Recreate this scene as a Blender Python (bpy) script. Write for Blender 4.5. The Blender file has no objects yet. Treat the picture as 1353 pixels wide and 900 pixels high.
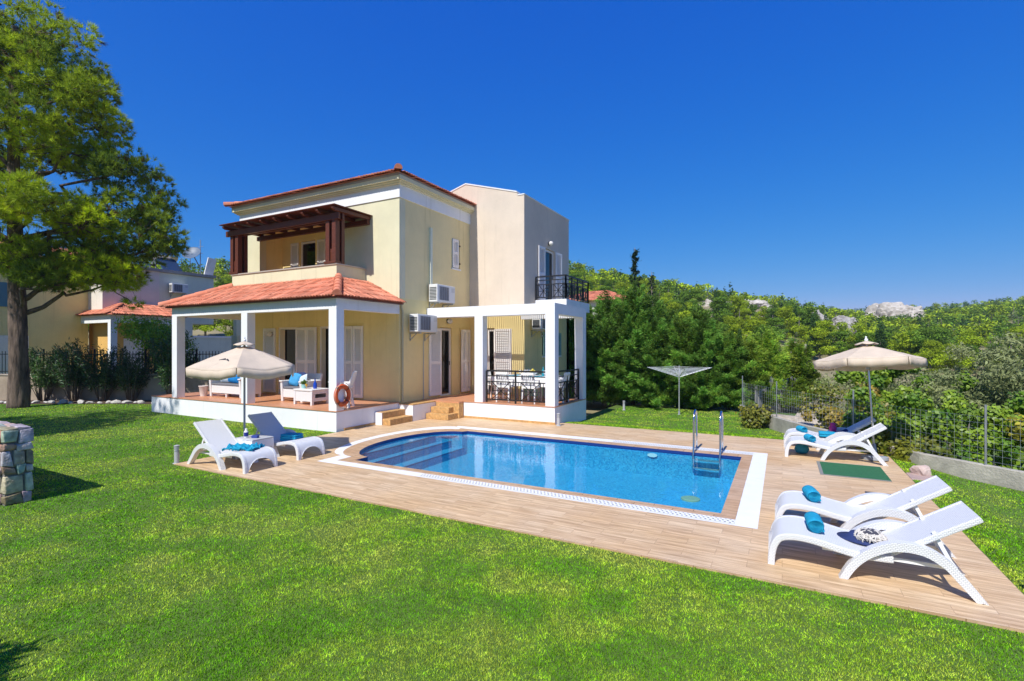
import bpy, math, random
import numpy as np
from mathutils import Vector, Matrix
R = math.radians
S = bpy.context.scene
COL = S.collection

# ------------------------------------------------------------------ camera, sky, sun, exposure
cam_d = bpy.data.cameras.new('camera'); cam = bpy.data.objects.new('camera', cam_d); COL.objects.link(cam)
cam.location = (0, 0, 2.1); cam.rotation_euler = (R(90), 0, math.atan(357/665))
cam_d.sensor_width = 36; cam_d.lens = 36*665/1353; cam_d.shift_y = 8/1353
cam_d.clip_start = .05; cam_d.clip_end = 5000
S.camera = cam
SUN_EL = 50; SUN_TRAVEL = (0.03, 1.0)
W = bpy.data.worlds.new('World'); S.world = W; W.use_nodes = True
nt = W.node_tree; nt.nodes.clear()
sky = nt.nodes.new('ShaderNodeTexSky'); sky.sky_type = 'NISHITA'; sky.sun_disc = False
sky.sun_elevation = R(SUN_EL); sky.sun_rotation = math.atan2(-SUN_TRAVEL[0], -SUN_TRAVEL[1])
sky.altitude = 300; sky.air_density = 1.0; sky.dust_density = .25; sky.ozone_density = 3.5
bg = nt.nodes.new('ShaderNodeBackground'); bg.inputs['Strength'].default_value = .15
wo = nt.nodes.new('ShaderNodeOutputWorld')
# colour grade of the sky: the photograph was taken through a polariser, deep royal blue overhead
sp = nt.nodes.new('ShaderNodeSeparateColor'); cb = nt.nodes.new('ShaderNodeCombineColor'); nt.links.new(sky.outputs[0], sp.inputs[0])
for i, (A, g) in enumerate(((1.162, 2.35), (.574, .91), (.792, .30))):
    m1 = nt.nodes.new('ShaderNodeMath'); m1.operation = 'MULTIPLY'; m1.inputs[1].default_value = .1; m2 = nt.nodes.new('ShaderNodeMath'); m2.operation = 'MINIMUM'; m2.inputs[1].default_value = 1.3
    m3 = nt.nodes.new('ShaderNodeMath'); m3.operation = 'POWER'; m3.inputs[1].default_value = g; m4 = nt.nodes.new('ShaderNodeMath'); m4.operation = 'MULTIPLY'; m4.inputs[1].default_value = A/.268
    nt.links.new(sp.outputs[i], m1.inputs[0]); nt.links.new(m1.outputs[0], m2.inputs[0]); nt.links.new(m2.outputs[0], m3.inputs[0]); nt.links.new(m3.outputs[0], m4.inputs[0]); nt.links.new(m4.outputs[0], cb.inputs[i])
nt.links.new(cb.outputs[0], bg.inputs['Color']); nt.links.new(bg.outputs[0], wo.inputs['Surface'])
sd = bpy.data.lights.new('sun', 'SUN'); sd.energy = 2.75; sd.angle = R(.53); sd.color = (1.0, .965, .90)
sun = bpy.data.objects.new('sun', sd); COL.objects.link(sun)
n_ = math.hypot(*SUN_TRAVEL)
dv = Vector((SUN_TRAVEL[0]/n_*math.cos(R(SUN_EL)), SUN_TRAVEL[1]/n_*math.cos(R(SUN_EL)), -math.sin(R(SUN_EL))))
sun.rotation_euler = dv.to_track_quat('-Z', 'Y').to_euler(); sun.location = (-5, -20, 25)
S.view_settings.view_transform = 'Standard'; S.view_settings.look = 'None'
S.view_settings.exposure = 1.0; S.view_settings.gamma = 1; S.view_settings.use_curve_mapping = False
S.render.engine = 'CYCLES'
S.cycles.max_bounces = 14; S.cycles.diffuse_bounces = 8; S.cycles.glossy_bounces = 4; S.cycles.transparent_max_bounces = 24
S.cycles.use_denoising = True

# ------------------------------------------------------------------ materials
MATS = {}
def mat(name, col, rough=.6, var=.0, vscale=4, bump=0, bscale=60, metal=0, spec=.5, col2=None, stretch=(1,1,1), detail=6, transl=0, attr=None, sheen=0):
    if name in MATS: return MATS[name]
    m = bpy.data.materials.new(name); m.use_nodes = True; MATS[name] = m
    t = m.node_tree; L = t.links; b = t.nodes['Principled BSDF']; N = t.nodes.new
    b.inputs['Roughness'].default_value = rough; b.inputs['Metallic'].default_value = metal
    b.inputs['Specular IOR Level'].default_value = spec
    b.inputs['Base Color'].default_value = (*col, 1)
    tc = N('ShaderNodeTexCoord'); mp = N('ShaderNodeMapping'); mp.inputs['Scale'].default_value = stretch
    L.new(tc.outputs['Object'], mp.inputs['Vector'])
    out = None
    if var or col2:
        nz = N('ShaderNodeTexNoise'); nz.inputs['Scale'].default_value = vscale; nz.inputs['Detail'].default_value = detail; nz.inputs['Roughness'].default_value = .65
        L.new(mp.outputs[0], nz.inputs['Vector'])
        cr = N('ShaderNodeValToRGB'); cr.color_ramp.elements[0].position = .3; cr.color_ramp.elements[1].position = .7
        c2 = col2 or tuple(min(1, c*(1+var)) for c in col); c1 = col if col2 else tuple(c*(1-var) for c in col)
        cr.color_ramp.elements[0].color = (*c1, 1); cr.color_ramp.elements[1].color = (*c2, 1)
        L.new(nz.outputs['Fac'], cr.inputs[0]); out = cr.outputs[0]
    if attr:
        at = N('ShaderNodeAttribute'); at.attribute_name = attr
        if out:
            mx = N('ShaderNodeMix'); mx.data_type = 'RGBA'; mx.blend_type = 'MULTIPLY'; mx.inputs[0].default_value = 1
            L.new(out, mx.inputs[6]); L.new(at.outputs['Color'], mx.inputs[7]); out = mx.outputs[2]
        else: out = at.outputs['Color']
    if out: L.new(out, b.inputs['Base Color'])
    if bump:
        n2 = N('ShaderNodeTexNoise'); n2.inputs['Scale'].default_value = bscale; n2.inputs['Detail'].default_value = 4
        L.new(mp.outputs[0], n2.inputs['Vector'])
        bp = N('ShaderNodeBump'); bp.inputs['Strength'].default_value = bump; bp.inputs['Distance'].default_value = .02
        L.new(n2.outputs['Fac'], bp.inputs['Height']); L.new(bp.outputs[0], b.inputs['Normal'])
    if transl:
        tr = N('ShaderNodeBsdfTranslucent'); ms = N('ShaderNodeMixShader'); ms.inputs[0].default_value = transl
        if out: L.new(out, tr.inputs['Color'])
        else: tr.inputs['Color'].default_value = (*col, 1)
        o = t.nodes['Material Output']
        L.new(b.outputs[0], ms.inputs[1]); L.new(tr.outputs[0], ms.inputs[2]); L.new(ms.outputs[0], o.inputs['Surface'])
    return m

def plaster(name, col, dirt=.07):
    """painted render: fine grain bump, faint large blotches and faint vertical streaks"""
    m = mat(name, col, .85, bump=.25, bscale=90, spec=.2)
    t = m.node_tree; L = t.links; b = t.nodes['Principled BSDF']; N = t.nodes.new
    tc = N('ShaderNodeTexCoord')
    n1 = N('ShaderNodeTexNoise'); n1.inputs['Scale'].default_value = .9; n1.inputs['Detail'].default_value = 7; n1.inputs['Roughness'].default_value = .7
    mp = N('ShaderNodeMapping'); mp.inputs['Scale'].default_value = (5, 5, .35)
    n2 = N('ShaderNodeTexNoise'); n2.inputs['Scale'].default_value = 1.5; n2.inputs['Detail'].default_value = 5
    L.new(tc.outputs['Object'], n1.inputs['Vector']); L.new(tc.outputs['Object'], mp.inputs[0]); L.new(mp.outputs[0], n2.inputs['Vector'])
    ad = N('ShaderNodeMath'); ad.operation = 'MULTIPLY_ADD'; ad.inputs[1].default_value = .16; L.new(n2.outputs['Fac'], ad.inputs[0])
    hm = N('ShaderNodeMath'); hm.operation = 'MULTIPLY'; hm.inputs[1].default_value = .84; L.new(n1.outputs['Fac'], hm.inputs[0]); L.new(hm.outputs[0], ad.inputs[2])
    cr = N('ShaderNodeValToRGB'); cr.color_ramp.elements[0].position = .32; cr.color_ramp.elements[1].position = .62
    cr.color_ramp.elements[0].color = (*[c*(1-dirt*1.6) for c in col], 1); cr.color_ramp.elements[1].color = (*[min(1, c*(1+dirt*.3)) for c in col], 1)
    L.new(ad.outputs[0], cr.inputs[0])
    # thin rain streaks, only here and there
    m3 = N('ShaderNodeMapping'); m3.inputs['Scale'].default_value = (7, 7, .30); n3 = N('ShaderNodeTexNoise'); n3.inputs['Scale'].default_value = 1.0; n3.inputs['Detail'].default_value = 6; n3.inputs['Roughness'].default_value = .6
    c3 = N('ShaderNodeValToRGB'); c3.color_ramp.elements[0].position = .60; c3.color_ramp.elements[1].position = .78; c3.color_ramp.elements[0].color = (1, 1, 1, 1); c3.color_ramp.elements[1].color = (.82, .81, .78, 1)
    L.new(tc.outputs['Object'], m3.inputs[0]); L.new(m3.outputs[0], n3.inputs['Vector']); L.new(n3.outputs['Fac'], c3.inputs[0])
    mx = N('ShaderNodeMix'); mx.data_type = 'RGBA'; mx.blend_type = 'MULTIPLY'; mx.inputs[0].default_value = 1; L.new(cr.outputs[0], mx.inputs[6]); L.new(c3.outputs[0], mx.inputs[7]); L.new(mx.outputs[2], b.inputs['Base Color'])
    return m

YELLOW = plaster('yellow_render', (.86, .70, .33))
CREAM = plaster('cream_render', (.74, .69, .47))
SIDE_BOUNCE = plaster('bounce_lit_side_render', (.86, .71, .38))  # shaded side of the cream upper wall, warm bounce light put into the colour
PINK = plaster('pink_render', (.71, .60, .48))
ORANGE = plaster('orange_render', (.72, .44, .14))
WHITE = plaster('white_render', (.84, .84, .84), .06)
GREYPL = plaster('grey_render', (.42, .38, .34), .2)
PALEGR = plaster('pale_render', (.72, .74, .60))
LILAC = plaster('lilac_render', (.78, .72, .63))
SHUT = mat('shutter_paint', (.80, .77, .74), .45, var=.04, vscale=8)
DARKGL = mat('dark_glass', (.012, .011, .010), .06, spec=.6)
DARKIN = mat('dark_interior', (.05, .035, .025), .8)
CURT = mat('curtain_cloth', (.62, .55, .40), .9)
IRON = mat('black_iron', (.012, .012, .013), .45)
WOOD = mat('brown_wood', (.115, .030, .014), .5, var=.35, vscale=6, stretch=(1, 8, 8), bump=.15)
STEEL = mat('stainless_steel', (.62, .62, .63), .18, metal=1)
GALV = mat('galvanised_steel', (.42, .44, .46), .4, metal=.7, var=.15, vscale=10)
STEP = mat('step_stone', (.52, .30, .11), .7, var=.35, vscale=14, bump=.5, bscale=40)
PLAST = mat('white_plastic', (.82, .82, .81), .35)
GREYPLAST = mat('grey_plastic', (.33, .35, .38), .5)
CABLE = mat('conduit_grey', (.45, .47, .46), .5)
BLUEF = mat('blue_towel', (.025, .37, .58), .95, var=.18, vscale=30, bump=.7, bscale=220, spec=.1)
BLUED = mat('blue_cushion', (.02, .20, .52), .9, var=.25, vscale=12, spec=.1)
NAVY = mat('navy_cloth', (.018, .035, .13), .85, var=.2, vscale=20)
PALEF = mat('pale_cushion', (.68, .72, .76), .9, col2=(.42, .56, .66), vscale=9)
GREYC = mat('grey_seat_pad', (.16, .16, .18), .9)

def terracotta():
    m = mat('roof_tile', (.56, .155, .075), .8, col2=(.70, .27, .16), vscale=3.2, bump=.3, bscale=40, attr='tint')
    return m
TILE = terracotta()

def tiles(name, c1, c2, mortar, bw, bh, msize=.006, grain=(1, 1, 1), gs=6, gamt=.3, rough=.5, rot=0, bump=.3, offset=.5, gcol=None):
    m = bpy.data.materials.new(name); m.use_nodes = True; t = m.node_tree; L = t.links; N = t.nodes.new; b = t.nodes['Principled BSDF']
    b.inputs['Roughness'].default_value = rough
    tc = N('ShaderNodeTexCoord'); mp = N('ShaderNodeMapping'); mp.inputs['Rotation'].default_value = (0, 0, rot)
    L.new(tc.outputs['Object'], mp.inputs[0])
    br = N('ShaderNodeTexBrick'); br.offset = offset; br.inputs['Scale'].default_value = 1
    br.inputs['Brick Width'].default_value = bw; br.inputs['Row Height'].default_value = bh; br.inputs['Mortar Size'].default_value = msize
    br.inputs['Color1'].default_value = (*c1, 1); br.inputs['Color2'].default_value = (*c2, 1); br.inputs['Mortar'].default_value = (*mortar, 1); br.inputs['Bias'].default_value = 0
    L.new(mp.outputs[0], br.inputs['Vector'])
    mp2 = N('ShaderNodeMapping'); mp2.inputs['Scale'].default_value = grain; L.new(mp.outputs[0], mp2.inputs[0])
    # shift the grain from board to board so it does not run through
    va = N('ShaderNodeVectorMath'); va.operation = 'ADD'; sc = N('ShaderNodeVectorMath'); sc.operation = 'SCALE'; sc.inputs['Scale'].default_value = 37.0
    L.new(br.outputs['Color'], sc.inputs[0]); L.new(mp2.outputs[0], va.inputs[0]); L.new(sc.outputs[0], va.inputs[1])
    nz = N('ShaderNodeTexNoise'); nz.inputs['Scale'].default_value = gs; nz.inputs['Detail'].default_value = 8; nz.inputs['Roughness'].default_value = .68
    L.new(va.outputs[0], nz.inputs['Vector'])
    cr = N('ShaderNodeValToRGB'); cr.color_ramp.elements[0].position = .3; cr.color_ramp.elements[1].position = .68
    g = gcol or (1-gamt, 1-gamt*1.15, 1-gamt*1.3)
    cr.color_ramp.elements[0].color = (*g, 1); cr.color_ramp.elements[1].color = (1.08, 1.08, 1.08, 1)
    L.new(nz.outputs['Fac'], cr.inputs[0])
    mx = N('ShaderNodeMix'); mx.data_type = 'RGBA'; mx.blend_type = 'MULTIPLY'; mx.inputs[0].default_value = 1
    L.new(br.outputs['Color'], mx.inputs[6]); L.new(cr.outputs[0], mx.inputs[7])
    # broad stains
    n3 = N('ShaderNodeTexNoise'); n3.inputs['Scale'].default_value = .8; n3.inputs['Detail'].default_value = 5; L.new(mp.outputs[0], n3.inputs['Vector'])
    c3 = N('ShaderNodeValToRGB'); c3.color_ramp.elements[0].position = .3; c3.color_ramp.elements[1].position = .65
    c3.color_ramp.elements[0].color = (.95, .86, .70, 1); c3.color_ramp.elements[1].color = (1, 1, 1, 1); L.new(n3.outputs['Fac'], c3.inputs[0])
    m2 = N('ShaderNodeMix'); m2.data_type = 'RGBA'; m2.blend_type = 'MULTIPLY'; m2.inputs[0].default_value = 1
    L.new(mx.outputs[2], m2.inputs[6]); L.new(c3.outputs[0], m2.inputs[7]); L.new(m2.outputs[2], b.inputs['Base Color'])
    bp = N('ShaderNodeBump'); bp.inputs['Strength'].default_value = bump; bp.inputs['Distance'].default_value = .004; bp.invert = True
    L.new(br.outputs['Fac'], bp.inputs['Height']); L.new(bp.outputs[0], b.inputs['Normal'])
    return m
DECK = tiles('deck_tile', (.79, .61, .405), (.74, .545, .345), (.56, .40, .26), 60/100, .165, .0028, grain=(.55, 7, 1), gs=3.2, gamt=.48, rough=.55, bump=.25)
COPING = tiles('coping_tile', (.62, .44, .29), (.56, .38, .24), (.30, .19, .10), .5, .25, .005, grain=(1.2, 3, 1), gs=4, gamt=.30, rough=.5)
TERRA = tiles('terracotta_floor', (.66, .32, .18), (.60, .28, .155), (.45, .30, .20), .33, .33, .006, gs=5, gamt=.15, rough=.4, offset=0)

# ------------------------------------------------------------------ mesh builders
def tag(o, label=None, cat=None, group=None, kind=None):
    if label: o['label'] = label
    if cat: o['category'] = cat
    if group: o['group'] = group
    if kind: o['kind'] = kind
    return o
def thing(name, label, cat, loc=(0, 0, 0), rz=0, group=None):
    o = bpy.data.objects.new(name, None); COL.objects.link(o); o.location = loc; o.rotation_euler = (0, 0, rz); o.empty_display_size = .2
    return tag(o, label, cat, group)
def copy_tree(o, parent=None):
    c = o.copy(); COL.objects.link(c)
    if parent is not None: c.parent = parent
    for ch in list(o.children): copy_tree(ch, c)
    return c
def obj(name, me, parent=None):
    o = bpy.data.objects.new(name, me); COL.objects.link(o)
    if parent is not None: o.parent = parent
    return o

class MB:
    def __init__(s): s.v = []; s.f = []; s.m = []
    def box(s, x0, x1, y0, y1, z0, z1, m=0):
        n = len(s.v)
        s.v += [(x0,y0,z0),(x1,y0,z0),(x1,y1,z0),(x0,y1,z0),(x0,y0,z1),(x1,y0,z1),(x1,y1,z1),(x0,y1,z1)]
        for q in ((0,3,2,1),(4,5,6,7),(0,1,5,4),(1,2,6,5),(2,3,7,6),(3,0,4,7)): s.f.append(tuple(n+i for i in q)); s.m.append(m)
        return s
    def face(s, pts, m=0):
        n = len(s.v); s.v += [tuple(p) for p in pts]; s.f.append(tuple(range(n, n+len(pts)))); s.m.append(m); return s
    def prism(s, poly, axis, a0, a1, m=0):
        """poly: 2-D outline, extruded along axis ('x','y','z')"""
        n = len(s.v); k = len(poly)
        def P(p, a): return {'x': (a, p[0], p[1]), 'y': (p[0], a, p[1]), 'z': (p[0], p[1], a)}[axis]
        s.v += [P(p, a0) for p in poly] + [P(p, a1) for p in poly]
        s.f.append(tuple(n+i for i in range(k))); s.f.append(tuple(n+k+i for i in reversed(range(k)))); s.m += [m, m]
        for i in range(k):
            j = (i+1) % k; s.f.append((n+i, n+k+i, n+k+j, n+j)); s.m.append(m)
        return s
    def bar(s, a, b, w, h=None, m=0, up=(0,0,1)):
        """rectangular bar from a to b"""
        h = h or w; a = Vector(a); b = Vector(b); d = (b-a).normalized(); u = Vector(up)
        if abs(d.dot(u)) > .95: u = Vector((0,1,0)) if abs(d.y) < .9 else Vector((1,0,0))
        x = d.cross(u).normalized(); y = x.cross(d).normalized(); n = len(s.v)
        for p in (a, b):
            for sx, sy in ((-1,-1),(1,-1),(1,1),(-1,1)): s.v.append(tuple(p + x*sx*w/2 + y*sy*h/2))
        for q in ((0,3,2,1),(4,5,6,7),(0,1,5,4),(1,2,6,5),(2,3,7,6),(3,0,4,7)): s.f.append(tuple(n+i for i in q)); s.m.append(m)
        return s
    def tube(s, pts, r, n=8, m=0, cap=True):
        pts = [Vector(p) for p in pts]; base = len(s.v); k = len(pts)
        rs = r if isinstance(r, (list, tuple)) else [r]*k
        prev = None
        for i, p in enumerate(pts):
            d = ((pts[min(i+1, k-1)] - p).normalized() + (p - pts[max(i-1, 0)]).normalized())
            d = d.normalized() if d.length > 1e-6 else Vector((0,0,1))
            if prev is None:
                u = Vector((0,0,1)) if abs(d.z) < .9 else Vector((1,0,0)); x = d.cross(u).normalized()
            else:
                x = (prev - d*prev.dot(d)); x = x.normalized() if x.length > 1e-6 else d.orthogonal().normalized()
            prev = x; y = d.cross(x)
            for j in range(n):
                a = 2*math.pi*j/n; s.v.append(tuple(p + (x*math.cos(a)+y*math.sin(a))*rs[i]))
        for i in range(k-1):
            for j in range(n):
                j2 = (j+1) % n; s.f.append((base+i*n+j, base+i*n+j2, base+(i+1)*n+j2, base+(i+1)*n+j)); s.m.append(m)
        if cap:
            s.f.append(tuple(base+j for j in reversed(range(n)))); s.f.append(tuple(base+(k-1)*n+j for j in range(n))); s.m += [m, m]
        return s
    def lathe(s, prof, c=(0,0,0), n=24, m=0):
        base = len(s.v); k = len(prof)
        for r, z in prof:
            for j in range(n):
                a = 2*math.pi*j/n; s.v.append((c[0]+r*math.cos(a), c[1]+r*math.sin(a), c[2]+z))
        for i in range(k-1):
            for j in range(n):
                j2 = (j+1) % n; s.f.append((base+i*n+j, base+i*n+j2, base+(i+1)*n+j2, base+(i+1)*n+j)); s.m.append(m)
        s.f.append(tuple(base+j for j in reversed(range(n)))); s.f.append(tuple(base+(k-1)*n+j for j in range(n))); s.m += [m, m]
        return s
    def grid(s, P, m=0, close=False):
        """P[i][j] rows of points"""
        n = len(s.v); a = len(P); b = len(P[0])
        for r in P: s.v += [tuple(p) for p in r]
        for i in range(a-1):
            for j in range(b if close else b-1):
                j2 = (j+1) % b; s.f.append((n+i*b+j, n+i*b+j2, n+(i+1)*b+j2, n+(i+1)*b+j)); s.m.append(m)
        return s
    def wall(s, axis, a0, a1, z0, z1, p0, p1, holes=(), m=0):
        """wall running along axis 'x' or 'y', thickness p0..p1, rectangular holes (a0,a1,z0,z1)"""
        cuts = sorted({a0, a1, *[h[0] for h in holes], *[h[1] for h in holes]}); cuts = [c for c in cuts if a0 <= c <= a1]
        for u0, u1 in zip(cuts, cuts[1:]):
            hh = sorted((h[2], h[3]) for h in holes if h[0] < (u0+u1)/2 < h[1]); z = z0
            for h0, h1 in hh + [(z1, z1)]:
                if h0 > z + 1e-4:
                    if axis == 'x': s.box(u0, u1, p0, p1, z, h0, m)
                    else: s.box(p0, p1, u0, u1, z, h0, m)
                z = max(z, h1)
        return s
    def build(s, name, mats, parent=None, smooth=False, bevel=0, tint=None):
        me = bpy.data.meshes.new(name); me.from_pydata(s.v, [], s.f)
        mats = mats if isinstance(mats, (list, tuple)) else [mats]
        for mm in mats: me.materials.append(mm)
        me.polygons.foreach_set('material_index', s.m)
        if smooth: me.polygons.foreach_set('use_smooth', [True]*len(s.f))
        if tint is not None:
            at = me.color_attributes.new('tint', 'FLOAT_COLOR', 'CORNER')
            rng = np.random.default_rng(len(s.f)); per = tint(rng, len(s.f))
            lt = np.array([len(f) for f in s.f]); at.data.foreach_set('color', np.repeat(per, lt, axis=0).astype(np.float32).ravel())
        me.update(); o = obj(name, me, parent)
        if smooth and smooth != 'all':
            try: me.set_sharp_from_angle(angle=R(40))
            except Exception: pass
        if bevel:
            b = o.modifiers.new('bevel', 'BEVEL'); b.width = bevel; b.segments = 2; b.limit_method = 'ANGLE'; b.angle_limit = R(35)
        return o

def np_mesh(name, V, F, mats, fm=None, col=None, parent=None, smooth=False):
    """V (n,3); F (m,k) equal sized faces; col (m,3) per-face colour -> attribute 'col'"""
    me = bpy.data.meshes.new(name); n, k = F.shape
    me.vertices.add(len(V)); me.vertices.foreach_set('co', V.astype(np.float32).ravel())
    me.loops.add(n*k); me.loops.foreach_set('vertex_index', F.astype(np.int32).ravel())
    me.polygons.add(n); me.polygons.foreach_set('loop_start', (np.arange(n)*k).astype(np.int32)); me.polygons.foreach_set('loop_total', np.full(n, k, np.int32))
    for m in (mats if isinstance(mats, (list, tuple)) else [mats]): me.materials.append(m)
    if fm is not None: me.polygons.foreach_set('material_index', fm.astype(np.int32))
    if smooth: me.polygons.foreach_set('use_smooth', np.ones(n, bool))
    if col is not None:
        at = me.color_attributes.new('col', 'FLOAT_COLOR', 'CORNER')
        c = np.ones((n, 4), np.float32); c[:, :3] = col; at.data.foreach_set('color', np.repeat(c, k, axis=0).ravel())
    me.update(calc_edges=True); me.validate()
    return me
def smoothstep(a, b, x):
    t = np.clip((x-a)/(b-a), 0, 1); return t*t*(3-2*t)
# ------------------------------------------------------------------ numpy value noise
def vnoise(x, y, sc, seed=0):
    rng = np.random.default_rng(seed); g = rng.random((256, 256)); x = np.asarray(x)/sc; y = np.asarray(y)/sc
    xi = np.floor(x).astype(int); yi = np.floor(y).astype(int); fx = x-xi; fy = y-yi; fx = fx*fx*(3-2*fx); fy = fy*fy*(3-2*fy)
    a = g[xi % 256, yi % 256]; b = g[(xi+1) % 256, yi % 256]; c = g[xi % 256, (yi+1) % 256]; d = g[(xi+1) % 256, (yi+1) % 256]
    return (a*(1-fx)+b*fx)*(1-fy) + (c*(1-fx)+d*fx)*fy
def fbm(x, y, sc, seed=0, o=4):
    s = 0; a = .5
    for i in range(o): s = s + a*vnoise(x, y, sc/2**i, seed+i); a *= .5
    return s/(1-.5**o)
AX = math.atan(357/665)                                  # heading of the view axis, for laying out the land round the house
FWD = np.array([-math.sin(AX), math.cos(AX)]); RGT = np.array([math.cos(AX), math.sin(AX)])

# ------------------------------------------------------------------ land: garden plateau, valley, wooded hills
PH = np.array([-75, -45, -30, -6, 0, 6.8, 14, 21, 25.9, 29.3, 32.5, 35.5, 38.2, 41.3, 43.2, 45.5, 60, 90])*1.0     # bearing right of the axis, degrees
R1T = np.array([7.2, 7.3, 7.5, 7.9, 8.1, 8.1, 7.0, 5.2, 4.6, 3.75, 2.0, .7, .1, .2, .2, .2, .3, .4])                  # elevation of the near ridge, degrees
R2T = np.array([6, 6, 6, 6, 6, 5.5, 4.5, 2.8, 2.6, 2.6, 2.7, 2.7, 2.9, 2.9, 2.95, 3.25, 4.2, 4.8])                  # elevation of the far ridge
def bearing(x, y):
    s = x*RGT[0]+y*RGT[1]; d = x*FWD[0]+y*FWD[1]
    return np.degrees(np.arctan2(s, d))
def land(x, y):
    x = np.asarray(x, float); y = np.asarray(y, float)
    b = bearing(x, y); r = np.hypot(x, y)
    t1 = np.interp(b, PH, R1T); t2 = np.interp(b, PH, R2T)
    z1 = 2.1 + np.tan(np.radians(t1))*130; z2 = 2.1 + np.tan(np.radians(t2))*330
    right = smoothstep(18, 30, b)
    zv = -.4 - 1.5*right                                # floor of the valley just beyond the garden
    z = np.where(r < 24, -.4, np.where(r < 38, -.4 + (zv+.4)*smoothstep(24, 38, r), 0))
    m = (r >= 38) & (r < 130)
    k = (r-38)/92; z = np.where(m, zv + (z1-zv)*(k**1.15), z)
    m = (r >= 130) & (r < 200); dip = z1 - 4*np.sin(np.clip((r-130)/70, 0, 1)*math.pi)
    z200 = z1 + (z2-z1)*.35
    k = (r-130)/70; z = np.where(m, z1 + (z200-z1)*smoothstep(0, 1, k) - 3*np.sin(np.clip(k, 0, 1)*math.pi)*smoothstep(-10, 20, 30-b), z)
    m = (r >= 200) & (r < 330); k = (r-200)/130; z = np.where(m, z200 + (z2-z200)*k, z)
    z = np.where(r >= 330, z2 - (r-330)*.06, z)
    rough = (fbm(x, y, 30, 5)-.5)*smoothstep(45, 130, r)*4
    return z + rough
def build_land():
    rr = np.concatenate([np.linspace(1, 24, 12), np.linspace(26, 130, 50), np.linspace(134, 360, 60), np.geomspace(380, 1600, 12)])
    aa = np.radians(np.arange(0, 360, 1.25)); A, RR = np.meshgrid(aa, rr)
    X = RR*np.cos(A); Y = RR*np.sin(A); Z = land(X, Y)
    V = np.stack([X, Y, Z], -1).reshape(-1, 3); na = len(aa); i = np.arange(len(rr)-1)[:, None]; j = np.arange(na)[None]
    F = np.stack([i*na+j, i*na+(j+1) % na, (i+1)*na+(j+1) % na, (i+1)*na+j], -1).reshape(-1, 4)
    c = V[F].mean(1); keep = ~((c[:, 0] > -12) & (c[:, 0] < 3.6) & (c[:, 1] > 3) & (c[:, 1] < 15)); F = F[keep]
    m = mat('hill_ground', (.16, .14, .05), .95, col2=(.34, .28, .16), vscale=.35, bump=.6, bscale=2)
    o = obj('hills', np_mesh('hills', V, F, m, smooth=True)); tag(o, kind='structure')
build_land()

# ------------------------------------------------------------------ lawn (sheets round the deck) and its grass
def lawn_z(x, y):
    x = np.asarray(x, float); y = np.asarray(y, float)
    z = -.02 + .012*(fbm(x, y, 2.2, 11)-.5)*2
    z = z - .16*smoothstep(12.95, 14.6, y)*smoothstep(-6.5, -5.2, x)
    z = z - .10*smoothstep(1.85, 2.8, x)*smoothstep(3.5, 6, y)
    return z
def build_lawn():
    V = []; F = []
    def patch(x0, x1, y0, y1, st):
        nx = max(2, int((x1-x0)/st)+1); ny = max(2, int((y1-y0)/st)+1); gx, gy = np.meshgrid(np.linspace(x0, x1, nx), np.linspace(y0, y1, ny))
        b = sum(len(v) for v in V); V.append(np.stack([gx, gy, lawn_z(gx, gy)], -1).reshape(-1, 3))
        i = np.arange(ny-1)[:, None]; j = np.arange(nx-1)[None]
        F.append((b + np.stack([i*nx+j, i*nx+j+1, (i+1)*nx+j+1, (i+1)*nx+j], -1)).reshape(-1, 4))
    patch(-40, -9.62, 5.1, 11.0, .4); patch(-40, 6, -25, 5.1, .4); patch(1.79, 6, 5.1, 12.87, .3); patch(-5.6, 6, 12.87, 19.6, .3)
    m = mat('lawn_soil', (.06, .12, .012), .95, col2=(.11, .17, .022), vscale=1.6, bump=.6, bscale=45)
    tag(obj('lawn', np_mesh('lawn', np.concatenate(V), np.concatenate(F), m, smooth=True)), kind='structure')
build_lawn()

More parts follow.
